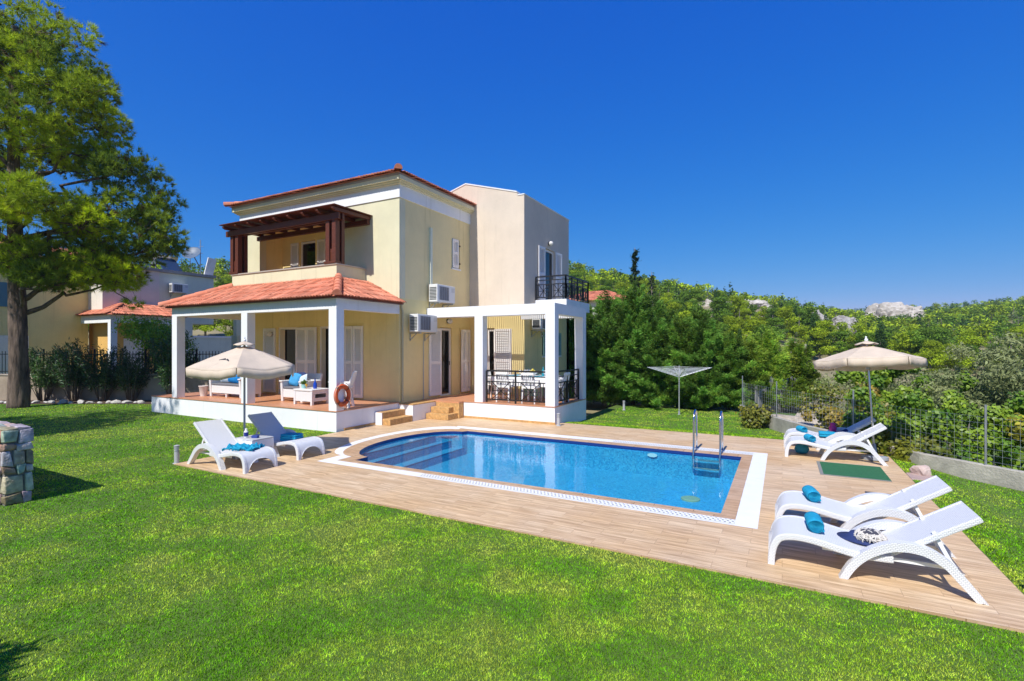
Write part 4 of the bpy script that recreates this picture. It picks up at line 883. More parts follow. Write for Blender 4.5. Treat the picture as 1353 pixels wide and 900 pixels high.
KN = ['yellow green pine growing on the wooded hillside', 'mid green pine growing on the wooded hillside', 'light green spreading pine on the wooded hillside', 'low rounded yellow green bush on the wooded hillside', 'grey green bush among the hillside pines', 'narrow dark cypress among the hillside pines', 'dense dark green pine on the wooded hillside', 'low dark green bush among the hillside pines']
order = np.argsort(Rh); near = order[:290]; far = order[290:]
for i in near:
    o = obj('hill_tree', HTM[Kh[i]]); o.location = (P[i, 0], P[i, 1], Zh[i]); o.rotation_euler = (0, 0, RZ[i]); o.scale = (Sh[i],)*2 + (Sh[i]*rngh.uniform(.85, 1.15),)
    tag(o, KN[Kh[i]], 'tree', 'nearer trees on the wooded hillside')
def far_forest():
    Vs, Fs, Ms, Cs = [], [], [], []; n0 = 0
    for i in far:
        V, F, fm, c = HTLO[Kh[i]]; ca, sa = math.cos(RZ[i]), math.sin(RZ[i]); s = Sh[i]
        Vs.append(np.stack([(V[:, 0]*ca-V[:, 1]*sa)*s+P[i, 0], (V[:, 0]*sa+V[:, 1]*ca)*s+P[i, 1], V[:, 2]*s+Zh[i]], -1)); Fs.append(F+n0); n0 += len(V); Ms.append(fm); Cs.append(c*rngh.uniform(.75, 1.25))
    tag(obj('forest', np_mesh('forest', np.concatenate(Vs), np.concatenate(Fs), [HILLM, BARKG], fm=np.concatenate(Ms), col=np.concatenate(Cs))), 'far pine forest covering the hills', 'forest', kind='stuff')
far_forest()

# tall thin dark tree and its neighbour standing up behind the hedge
def spindle(name, label, base, h, r, n, seed, col):
    rng = np.random.default_rng(seed); t = thing(name, label, 'tree', base); mb = MB(); mb.tube([(0, 0, -.5), (.05, 0, h*.5), (0, 0, h)], [.10, .06, .012], 7)
    C = []
    for i in range(46):
        k = i/46; z = h*(.18+.8*k); a = i*2.4+rng.normal()*.4; L = r*(1-k)**.8*rng.uniform(.6, 1.2)+.08; e = (L*math.cos(a), L*math.sin(a), z+L*.55); mb.tube([(0, 0, z), e], [.02, .006], 4)
        m = int(n/46); tt = rng.random(m)**.7; C.append(np.array([0, 0, z]) + tt[:, None]*np.array([e[0], e[1], L*.55]) + rng.normal(size=(m, 3))*.05)
    C = np.concatenate(C); V, F = leaves(rng, C, sph(rng, len(C)), .16, .05, .5, .8); mb.build('trunk', BARKG, t, smooth='all'); obj('crown', np_mesh('crown', V, F, CYPM, col=tints(rng, len(C), col, .3)), t)
spindle('slender_conifer', 'tall slender dark conifer with thin upswept branches above the hedge', (-6.55, 25.3, -.4), 7.5, .62, 3000, 5, (.025, .050, .020))
spindle('slender_conifer', 'shorter bare topped conifer just right of the tallest one', (-5.85, 25.9, -.4), 6.3, .55, 900, 6, (.03, .055, .025))
spindle('slender_conifer', 'thin dark conifer behind the neighbour villa roof', (-28.2, 36.0, .5), 9.8, 1.2, 2600, 9, (.025, .05, .03))

# olives beyond the right fence
def olive(label, x, y, z, blobs, n, seed):
    rng = np.random.default_rng(seed); t = thing('olive_tree', label, 'olive tree', (x, y, z), 0, 'olive trees beyond the right fence'); mb = MB()
    for bl in blobs: branch(mb, (0, 0, .5), (bl[0]*.8, bl[1]*.8, bl[2]), .09, .02, rng, 6, 5, .08)
    mb.tube([(0, 0, -.4), (.05, 0, .2), (0, 0, .7)], [.22, .17, .14], 9); mb.build('trunk', BARKG, t, smooth='all')
    sub = []
    for bl in blobs:
        for j in range(14): d = sph(rng, 1)[0]; s = rng.uniform(.28, .5); sub.append((bl[0]+d[0]*bl[3]*.8, bl[1]+d[1]*bl[4]*.8, bl[2]+d[2]*bl[5]*.8, s, s, s*.85))
    C, Nn, bi = blob_points(rng, n, sub, .3); V, F = leaves(rng, C, Nn, .13, .042, .25, .9); mixv = rng.random(len(sub))[bi][:, None]
    col = (np.array([.17, .215, .075])*(1-mixv)+np.array([.36, .39, .17])*mixv)*rng.uniform(.6, 1.35, (n, 1)); obj('crown', np_mesh('crown', V, F, OLIVEM, col=col), t)
OB = [(-1.1, 0, 1.5, 1.0, 1.0, .8), (.2, -.3, 2.0, 1.1, 1.1, .9), (1.2, .2, 1.5, 1.0, 1.0, .8), (.1, .7, 1.3, 1.1, 1.0, .8), (-.4, -.9, 1.1, .9, .9, .7), (.9, -.8, 1.0, .9, .9, .7)]
olive('large grey green olive tree just right of the parasol on the right', 5.3, 17.2, -1.2, [(a*1.25, b*1.25, c*1.25, d*1.25, e*1.25, f*1.25) for a, b, c, d, e, f in OB], 30000, 31)
olive('silvery olive tree at the right edge behind the vines', 8.4, 15.6, -1.3, [(a*1.15, b*1.15, c*1.2, d*1.15, e*1.15, f*1.15) for a, b, c, d, e, f in OB], 24000, 32)
olive('olive tree between the two larger olives, set further back', 8.2, 20.5, -1.3, [(a*1.2, b*1.2, c*1.25, d*1.2, e*1.2, f*1.2) for a, b, c, d, e, f in OB], 20000, 33)
olive('olive tree farther down the slope right of the other olives', 12.5, 19.5, -1.6, [(a*1.4, b*1.4, c*1.3, d*1.4, e*1.4, f*1.3) for a, b, c, d, e, f in OB], 18000, 35)
olive('olive tree standing behind the row of olives in the middle', 6.0, 25.5, -1.6, [(a*1.5, b*1.5, c*1.3, d*1.5, e*1.5, f*1.3) for a, b, c, d, e, f in OB], 18000, 36)
olive('olive tree partly hidden by the right parasol', 3.2, 21.5, -1.2, OB, 16000, 34)

# broad-leaved climbers on the right fence
def vine(label, x, y, blobs, n, seed, c1, c2, ln=.078, name='grape_vine', cat='vine'):
    rng = np.random.default_rng(seed); t = thing(name, label, cat, (x, y, -.3), 0, 'climbers along the right fence'); mb = MB()
    for bl in blobs: branch(mb, (bl[0]*.3, bl[1]*.3, -.1), bl[:3], .028, .008, rng, 5, 5, .12)
    mb.build('stem', BARKG, t, smooth='all'); sub = []
    for bl in blobs:
        for j in range(10): d = sph(rng, 1)[0]; s = rng.uniform(.14, .28); sub.append((bl[0]+d[0]*bl[3]*.85, bl[1]+d[1]*bl[4]*.85, bl[2]+d[2]*bl[5]*.85, s, s, s))
    n = int(n*1.7); C, Nn, bi = blob_points(rng, n, sub, .3); V, F = leaves(rng, C, Nn+np.array([0, -.45, .45]), ln, ln*.85, -.2, .6)
    mixv = np.clip(rng.random(len(sub))[bi]*.7+rng.random(n)*.45-.1, 0, 1)[:, None]; col = (np.array(c1)*(1-mixv)+np.array(c2)*mixv)*rng.uniform(.7, 1.3, (n, 1))
    obj('leaves', np_mesh('leaves', V, F, VINEM, col=col), t)
G1 = (.08, .19, .016); G2 = (.30, .42, .03); Y2 = (.60, .52, .05)
vine('dense dark green vine behind the right parasol pole', 2.7, 13.4, [(-.5, 0, .8, .5, .4, .6), (.3, .1, 1.0, .6, .4, .6), (0, -.1, .4, .7, .4, .4), (.9, 0, .7, .5, .4, .5), (-1.1, .3, .9, .5, .4, .6)], 5200, 41, G1, G2)
vine('broad leaved vine spilling over the fence right of the loungers', 3.5, 12.4, [(-.4, 0, .95, .5, .4, .5), (.3, .1, 1.0, .5, .4, .45), (-.2, -.3, .4, .4, .3, .4), (.8, .2, .9, .5, .4, .4)], 3600, 42, G1, G2)
vine('yellowing vine over the wire mesh at the right edge', 4.6, 11.9, [(-.5, 0, 1.0, .5, .4, .35), (.2, 0, 1.05, .6, .4, .35), (1.0, -.2, .9, .6, .4, .4), (.4, .2, .6, .5, .3, .3)], 3400, 43, (.06, .10, .012), Y2)
vine('vine thinning to yellow leaves beyond the last mesh post', 6.0, 11.2, [(-.4, .4, 1.0, .6, .5, .4), (.4, .2, .9, .6, .5, .4), (1.2, -.4, .8, .6, .5, .4)], 3000, 46, (.06, .10, .012), Y2)
vine('low yellow green bush growing out beside the end of the kerb', 1.98, 12.05, [(-.1, 0, .35, .35, .3, .3), (.35, -.1, .3, .35, .3, .25), (-.4, .3, .45, .3, .3, .35)], 1500, 44, (.07, .11, .01), (.26, .26, .02), name='low_bush', cat='bush')
vine('leafy climber with orange and yellow leaves left of the right parasol pole', 1.1, 15.3, [(-.3, 0, .9, .4, .35, .5), (.3, .2, .8, .5, .4, .5), (-.1, -.2, .4, .4, .3, .4), (.9, .1, .8, .5, .4, .6)], 2300, 45, (.12, .20, .02), (.40, .27, .04))
vine('tall green climber above the stone bank behind the loungers', 2.6, 17.4, [(-.6, 0, 1.2, .7, .5, .7), (.3, .2, 1.3, .8, .6, .7), (-.2, -.2, .6, .8, .5, .5), (1.3, 0, 1.1, .7, .5, .7)], 3800, 47, G1, G2, .10)
vine('small yellow green bush standing on the lawn beside the kerb', -.62, 15.7, [(0, 0, .36, .28, .25, .18), (-.2, .1, .5, .2, .2, .14), (.2, .1, .45, .2, .2, .14)], 800, 48, (.09, .12, .015), (.28, .26, .03), .08, name='low_bush', cat='bush')
vine('climber draped over the old timber fence', .1, 22.4, [(-.9, -1.2, 1.5, .7, .6, .5), (-.2, 0, 1.7, .8, .6, .5), (.4, 1.0, 1.6, .7, .6, .5), (-.6, -.3, 1.0, .6, .4, .5)], 900, 49, (.10, .18, .015), (.34, .36, .03), .09)

# oleanders in front of the garden wall on the left
def oleander(label, x, y, h, r, n, seed, c=(.028, .062, .018)):
    rng = np.random.default_rng(seed); t = thing('oleander_shrub', label, 'shrub', (x, y, -.02), 0, 'oleanders along the garden wall'); mb = MB(); C = []; D = []; n = int(n*1.35); r *= 1.08; h *= 1.10; c = tuple(q*1.9 for q in c)
    for i in range(26):
        a = rng.uniform(0, 6.28); L = r*rng.uniform(.2, 1.0); e = np.array([L*math.cos(a), L*math.sin(a), h*rng.uniform(.6, 1.0)*(1-.22*(L/r)**2)]); pts = [np.array([.12*math.cos(a), .12*math.sin(a), 0]), e*np.array([.55, .55, .5]), e]
        mb.tube([tuple(p) for p in pts], [.016, .012, .006], 4); m = n//26; k = rng.uniform(.38, 1, m)[:, None]; p = np.where(k < .5, pts[0]+(pts[1]-pts[0])*k*2, pts[1]+(pts[2]-pts[1])*(k*2-1)); C.append(p+rng.normal(size=(m, 3))*.05); D.append(np.repeat(unit(e)[None], m, 0))
    C = np.concatenate(C); D = np.concatenate(D); n = len(C); a = unit(D*.6+rng.normal(size=(n, 3))*.75); b = unit(np.cross(a, rng.normal(size=(n, 3)))); l = rng.uniform(.11, .2, (n, 1)); w = .016
    V = np.stack([C, C+a*l*.5+b*w, C+a*l, C+a*l*.5-b*w], 1).reshape(-1, 3); mb.build('stem', BARKG, t, smooth='all'); obj('leaves', np_mesh('leaves', V, np.arange(4*n).reshape(-1, 4), OLEM, col=tints(rng, n, c, .4, .3)), t)
def wallpt(s, off=0):                                      # along the garden wall: s metres from its left end
    return (-26.0+s*.879-off*-.477*-1, 8.4+s*.477-off*.879)
for s, h, r, n, lb, c in [(-2.2, 2.0, 1.0, 2400, 'oleander at the left edge, beside the pine trunk', (.03, .07, .02)), (1.3, 2.1, .8, 2200, 'thin oleander just right of the pine trunk', (.04, .085, .02)), (2.5, 2.35, .9, 3000, 'dark oleander left of the neighbour porch column', (.028, .06, .018)), (3.6, 2.1, .8, 2500, 'dark oleander below the neighbour porch column', (.022, .05, .016)), (4.7, 1.95, .8, 2200, 'low dark oleander in front of the iron fence gap', (.022, .048, .016)), (6.3, 2.5, 1.0, 3600, 'tallest oleander, next to the veranda column', (.030, .07, .018))]:
    x, y = wallpt(s, .55); oleander(lb, x, y, h, r, n, int(100+s*10), c)
oleander('unseen shrub added for its shadow on the near left lawn corner', -4.75, .35, .95, .40, 7000, 301)  # out of view, added and made dense to throw a shadow onto the lawn
def broadleaf(label, x, y, z, h, r, n, seed, c):
    rng = np.random.default_rng(seed); t = thing('green_tree', label, 'tree', (x, y, z)); mb = MB(); mb.tube([(0, 0, -.3), (0, 0, h*.5)], [.09, .06], 7); blobs = [(rng.normal()*r*.4, rng.normal()*r*.4, h*rng.uniform(.5, .9), r*.5, r*.5, r*.42) for i in range(10)]
    for b in blobs: branch(mb, (0, 0, h*.4), b[:3], .03, .01, rng, 4, 4)
    mb.build('trunk', BARKG, t, smooth='all'); C, Nn, bi = blob_points(rng, n, blobs, .5); V, F = leaves(rng, C, Nn+np.array([0, -.4, .5]), .12, .06, .1, .6); obj('crown', np_mesh('crown', V, F, VINEM, col=tints(rng, n, c, .35)*rng.uniform(.7, 1.3, len(blobs))[bi][:, None]), t)
broadleaf('bright green tree behind the wall, left of the veranda column', -23.1, 11.5, .2, 3.2, 1.25, 5200, 201, (.24, .40, .025))
broadleaf('bright green shrub seen through the left veranda opening', -21.9, 12.3, .2, 1.5, .55, 1500, 202, (.20, .34, .025))
broadleaf('olive toned tree behind the neighbour terrace seen through the veranda', -32.5, 23.5, .3, 5.0, 2.6, 4500, 203, (.09, .11, .05))
broadleaf('grey branched tree beyond the neighbour terrace', -29.0, 23.0, .3, 4.6, 2.0, 3000, 204, (.10, .11, .06))
broadleaf('light green tree behind the villa to the left of the pergola', -28.0, 33.0, .4, 8.0, 3.0, 6000, 205, (.11, .15, .02))
broadleaf('darker green tree behind the villa left of the pergola post', -24.6, 35.0, .4, 8.3, 3.0, 6000, 206, (.07, .11, .025))
# ------------------------------------------------------------------ woven plastic sun loungers
def weave_mat():
    m = bpy.data.materials.new('woven_plastic'); m.use_nodes = True; t = m.node_tree; L = t.links; N = t.nodes.new; b = t.nodes['Principled BSDF']; b.inputs['Roughness'].default_value = .42
    tc = N('ShaderNodeTexCoord'); mp = N('ShaderNodeMapping'); mp.inputs['Scale'].default_value = (40, 40, 40); L.new(tc.outputs['UV'], mp.inputs[0])
    ck = N('ShaderNodeTexBrick'); ck.offset = .5; ck.inputs['Scale'].default_value = 1; ck.inputs['Brick Width'].default_value = 1; ck.inputs['Row Height'].default_value = .6; ck.inputs['Mortar Size'].default_value = .09; ck.inputs['Mortar Smooth'].default_value = .6
    ck.inputs['Color1'].default_value = (.83, .83, .83, 1); ck.inputs['Color2'].default_value = (.80, .80, .80, 1); ck.inputs['Mortar'].default_value = (.50, .51, .53, 1)
    L.new(mp.outputs[0], ck.inputs['Vector']); L.new(ck.outputs['Color'], b.inputs['Base Color'])
    bp = N('ShaderNodeBump'); bp.inputs['Strength'].default_value = .6; bp.inputs['Distance'].default_value = .004; bp.invert = True; L.new(ck.outputs['Fac'], bp.inputs['Height']); L.new(bp.outputs[0], b.inputs['Normal']); return m
WEAVE = weave_mat()
def catmull(pts, n=6):
    P = [np.array(p, float) for p in pts]; P = [2*P[0]-P[1]]+P+[2*P[-1]-P[-2]]; out = []
    for i in range(1, len(P)-2):
        for k in range(n):
            t = k/n; out.append(.5*((2*P[i])+(-P[i-1]+P[i+1])*t+(2*P[i-1]-5*P[i]+4*P[i+1]-P[i+2])*t*t+(-P[i-1]+3*P[i]-3*P[i+1]+P[i+2])*t**3))
    out.append(P[-2]); return out
def sheet(prof, y0, y1, th, ny=10, clamp=None):
    """curved panel following prof (x,z), thickness th; returns MB with uv list"""
    m = MB(); ys = np.linspace(y0, y1, ny+1); top = []; bot = []
    for i, p in enumerate(prof):
        d = prof[min(i+1, len(prof)-1)]-prof[max(i-1, 0)]; d = d/np.linalg.norm(d); nrm = np.array([-d[1], d[0]]); q = p-nrm*th; top.append([]); bot.append([])
        for y in ys:
            z1, z2 = p[1], q[1]
            if clamp: c = clamp(y); z1, z2 = max(z1, c), max(z2, c)
            top[-1].append((p[0], y, z1)); bot[-1].append((q[0], y, z2))
    m.grid(top); m.grid([r[::-1] for r in bot])
    for A, B in ((top[0], bot[0]), (bot[-1], top[-1])): m.grid([B, A])
    m.grid([[r[0] for r in bot], [r[0] for r in top]]); m.grid([[r[-1] for r in top], [r[-1] for r in bot]]); return m
def add_uv(o, mode='xy'):
    me = o.data; uv = me.uv_layers.new(name='UVMap'); co = np.zeros(len(me.vertices)*3, np.float32); me.vertices.foreach_get('co', co); co = co.reshape(-1, 3); li = np.zeros(len(me.loops), np.int32); me.loops.foreach_get('vertex_index', li); c = co[li]
    a = np.stack([c[:, 0]+c[:, 2]*.7, c[:, 1]+ (c[:, 2]*.15)], -1) if mode == 'xy' else np.stack([c[:, 0], c[:, 1]+c[:, 2]], -1)
    uv.data.foreach_set('uv', a.astype(np.float32).ravel())
def rail(prof, y0, y1, th, taper=None):
    m = MB(); rows = []
    for i, p in enumerate(prof):
        p = np.array(p, float); d = np.array(prof[min(i+1, len(prof)-1)])-np.array(prof[max(i-1, 0)]); d = d/np.linalg.norm(d); nrm = np.array([-d[1], d[0]]); t = taper(i/(len(prof)-1)) if taper else th; q = p-nrm*t
        if p[1] < .04 and i in (0, len(prof)-1): q[1] = p[1] = 0
        rows.append([(p[0], y0, p[1]), (p[0], y1, p[1]), (q[0], y1, q[1]), (q[0], y0, q[1])])
    m.grid(rows, close=True); m.face(rows[0][::-1]); m.face(rows[-1]); return m
WID = .62
BED = catmull([(0, .0), (.005, .09), (.03, .20), (.09, .285), (.20, .318), (.33, .318), (.46, .298), (.60, .268), (.74, .248), (.88, .250), (.98, .256)], 5)
ARM = catmull([(.575, 0), (.64, .13), (.72, .235), (.82, .318), (.95, .382), (1.09, .402), (1.23, .378), (1.36, .298), (1.45, .195), (1.54, .08), (1.60, 0)], 5)
def make_lounger(back=33):
    t = thing('sun_lounger', 'x', 'sun lounger', (0, 0, 0), 0, 'white woven sun loungers by the pool')
    arch = lambda y: max(0, .205*math.sqrt(max(0, 1-((y-WID/2)/(WID/2-.075))**2)))
    o = sheet(BED, .012, WID-.012, .022, 24, arch).build('seat', WEAVE, t, smooth='all'); add_uv(o)
    for y0, y1 in ((0, .055), (WID-.055, WID)):
        o = rail([p+np.array([-.004, .004]) for p in BED], y0, y1, .062).build('side_rail', WEAVE, t, bevel=.012); add_uv(o, 'rail')
    for y0, y1 in ((-.035, .05), (WID-.05, WID+.035)):
        o = rail(ARM, y0, y1, .072, lambda k: .060+.016*math.sin(math.pi*k)).build('arm', WEAVE, t, smooth=True, bevel=.014); add_uv(o, 'rail')
    a = R(back); hx, hz = .90, .245; L = .80
    prof = catmull([(hx, hz), (hx+.25*math.cos(a), hz+.25*math.sin(a)-.008), (hx+.55*math.cos(a), hz+.55*math.sin(a)-.004), (hx+L*math.cos(a), hz+L*math.sin(a))], 5)
    b = sheet(prof, .055, WID-.055, .026, 6).build('backrest', WEAVE, t, smooth='all'); add_uv(b)
    for y0, y1 in ((.05, .085), (WID-.085, WID-.05)):
        o = rail([p+np.array([-.006, .006]) for p in prof], y0, y1, .05).build('backrest_rail', WEAVE, t, bevel=.01); add_uv(o, 'rail')
    m = MB(); m.bar((1.27, .10, .50), (1.40, .10, .23), .03); m.bar((1.27, WID-.10, .50), (1.40, WID-.10, .23), .03); m.bar((1.40, .02, .23), (1.40, WID-.02, .23), .03)
    m.build('back_support', PLAST, t); m = MB(); m.box(.45, 1.42, .05, .07, .205, .235); m.box(.45, 1.42, WID-.07, WID-.05, .205, .235); m.box(.93, .97, .06, WID-.06, .2, .235); m.build('under_frame', PLAST, t); return t
LG = make_lounger()
LG2 = make_lounger(38)
spots = [(LG, -.12, 5.46, 0, 'sun lounger nearest the camera, with a rolled towel and a white knotted bag on it'), (None, -.075, 6.52, 0, 'second right sun lounger, behind the nearest one, carrying only a rolled towel'),
         (None, .045, 10.93, 0, 'far right sun lounger beside the green mat, carrying one rolled towel'), (None, .03, 11.95, 0, 'farthest right sun lounger, half shaded and piled with towels and bags')]
for i, (src, x, y, rz, lb) in enumerate(spots):
    o = src or copy_tree(LG); o.location = (x, y, 0); o.rotation_euler.z = rz; o['label'] = lb
LG2.location = (-7.80, 5.84, 0); LG2.rotation_euler.z = math.pi; LG2['label'] = 'left sun lounger in full sun with a crumpled blue towel on its seat'
o = copy_tree(LG2); o.location = (-7.86, 6.93, 0); o['label'] = 'left sun lounger in the parasol shade with a folded blue towel'

# ------------------------------------------------------------------ towels and small things on the loungers
def roll_towel(label, loc, rz, L=.28, r=.070, group='rolled blue towels on the loungers'):
    m = MB(); n = 30
    def ringpts(y, rr): return [(rr*(1+.05*math.sin(3*a))*math.cos(a), y, rr*.92*math.sin(a)+rr*.9) for a in np.linspace(0, 2*math.pi, n+1)[:-1]]
    m.grid([ringpts(-L/2+.008, r*.86), ringpts(-L/2, r*.93), ringpts(-L/2+.012, r*1.0), ringpts(-L/4, r*1.03), ringpts(0, r), ringpts(L/4, r*1.02), ringpts(L/2-.012, r), ringpts(L/2, r*.93), ringpts(L/2-.008, r*.86)], close=True)
    for sy in (-1, 1):                                     # spiral of cloth showing at each end
        rows = [[], []]
        for k in range(70):
            a = k/69*2*math.pi*3.6; rr = r*.95*(1-k/69*.9); rows[0].append((rr*math.cos(a), sy*(L/2-.001), rr*.92*math.sin(a)+r*.9)); rows[1].append((rr*.9*math.cos(a)*.97, sy*(L/2-.014), rr*.85*math.sin(a)+r*.9))
        m.grid(rows); m.face([(p[0], sy*(L/2-.012), p[2]) for p in ringpts(0, r*.9)])
    m.tube([(r*.9, -L/2+.01, r*.35), (r*1.02, 0, r*.3), (r*.9, L/2-.01, r*.35)], .012, 6)
    o = m.build('rolled_towel', BLUEF, None, smooth=True); o.location = loc; o.rotation_euler.z = rz; return tag(o, label, 'towel', group)
roll_towel('rolled turquoise towel on the nearest lounger, beside the knotted bag', (.275, 5.76, .315), R(4)); roll_towel('rolled turquoise towel on the second lounger on the right', (.30, 6.86, .315), R(10))
roll_towel('rolled turquoise towel on the lounger beside the green mat', (.46, 11.08, .31), R(20), .24, .066); roll_towel('rolled turquoise towel near the foot of the farthest right lounger', (.36, 12.18, .31), R(25), .24, .066)
def cloth(name, label, nx, ny, sx, sy, hfun, m, loc, rz, cat='towel', th=.012):
    mb = MB(); rows = []
    for i in range(nx+1):
        rows.append([]); u = i/nx-.5
        for j in range(ny+1): v = j/ny-.5; dx, dy, z = hfun(u, v); rows[-1].append((u*sx+dx, v*sy+dy, z))
    mb.grid(rows); o = mb.build(name, m, None, smooth='all'); o.location = loc; o.rotation_euler.z = rz; s = o.modifiers.new('solid', 'SOLIDIFY'); s.thickness = th; s.offset = 0; return tag(o, label, cat)
def crumple(u, v):
    a = float(fbm(np.array([u*3+4]), np.array([v*3+7]), .8, 61)[0]); b = float(fbm(np.array([u*5+9]), np.array([v*5+2]), .6, 62)[0])
    return (.10*(a-.5), .10*(b-.5), .02+.11*abs(a-.5)*2+.05*abs(math.sin(9*u+6*b)) )
cloth('crumpled_towel', 'crumpled blue towel thrown over the seat of the sunny left lounger', 40, 40, .52, .40, crumple, BLUEF, (-8.27, 5.53, .275), R(20))
m = MB()
for k, (w, l, z) in enumerate(((.36, .26, .03), (.35, .25, .075), (.34, .24, .12))):
    m.prism([(-w/2, z-.022), (w/2-.02, z-.022), (w/2, z), (w/2-.02, z+.022), (-w/2, z+.022), (-w/2-.012, z)], 'y', -l/2, l/2)
o = m.build('folded_towel', BLUEF, None, bevel=.014); o.location = (-8.42, 6.62, .262); o.rotation_euler.z = R(12); tag(o, 'folded blue towel on the shaded left lounger', 'towel')
m = MB()
for z in (.03, .075): m.prism([(-.20, z-.022), (.19, z-.022), (.21, z), (.19, z+.022), (-.20, z+.022)], 'y', -.13, .13)
o = m.build('folded_towel', BLUEF, None, bevel=.014); o.location = (.86, 12.05, .265); tag(o, 'flat folded blue towel in the middle of the farthest right lounger', 'towel')
m = MB(); m.lathe([(.02, 0), (.10, .02), (.13, .08), (.11, .15), (.05, .19), (.02, .20)], (0, 0, 0), 18); o = m.build('beach_bag', mat('teal_cloth', (.01, .22, .36), .8), None, smooth='all'); o.location = (.34, 11.42, 0); tag(o, 'round blue bag on the deck under the lounger beside the mat', 'bag')
m = MB(); m.lathe([(.03, 0), (.065, .02), (.06, .09), (.075, .15), (.04, .2), (.055, .24), (.02, .25)], (0, 0, 0), 14); o = m.build('toy_bottle', mat('pink_plastic', (.70, .03, .22), .4), None, smooth='all'); o.location = (.93, 12.42, .26); tag(o, 'bright pink bottle standing on the farthest right lounger', 'bottle')
def bag(u, v): return (0, 0, .02+.12*max(0, 1-(2*u)**2)*max(0, 1-(2*v)**2)*(1+.3*math.sin(9*u)*math.cos(7*v)))
cloth('beach_bag', 'soft navy bag lying against the backrest of the farthest right lounger', 16, 16, .34, .30, bag, NAVY, (1.10, 12.2, .26), R(15), 'bag')
# navy hat with a white knotted rope bag on it
m = MB(); m.lathe([(.20, .0), (.205, .008), (.13, .022), (.11, .06), (.03, .08)], (0, 0, 0), 28); o = m.build('sun_hat', NAVY, None, smooth='all'); o.location = (.70, 5.80, .262); o.scale = (1.15, .8, 1); o.rotation_euler.z = R(-15); tag(o, 'navy blue hat lying on the nearest lounger under the white knotted bag', 'hat')
rg = np.random.default_rng(4); m = MB()
for k in range(150):
    d = unit(rg.normal(size=(1, 3)))[0]; d[2] = abs(d[2])*.8+.05; e = unit(np.cross(d, rg.normal(size=3))[None])[0]; c = d*np.array([.115, .10, .085]); m.tube([tuple(c*.55-e*.03), tuple(c*1.0-e*.02), tuple(c*1.12+e*.012), tuple(c*.9+e*.045), tuple(c*.5+e*.05)], .0065, 5)
m.lathe([(.05, .0), (.09, .02), (.08, .07), (.02, .085)], (0, 0, 0), 14, 1)
o = m.build('knotted_bag', [mat('rope_white', (.62, .58, .52), .9), mat('rope_dark', (.05, .05, .07), .9)], None, smooth='all'); o.location = (.73, 5.76, .30); tag(o, 'white knotted rope bag on the nearest lounger', 'bag')

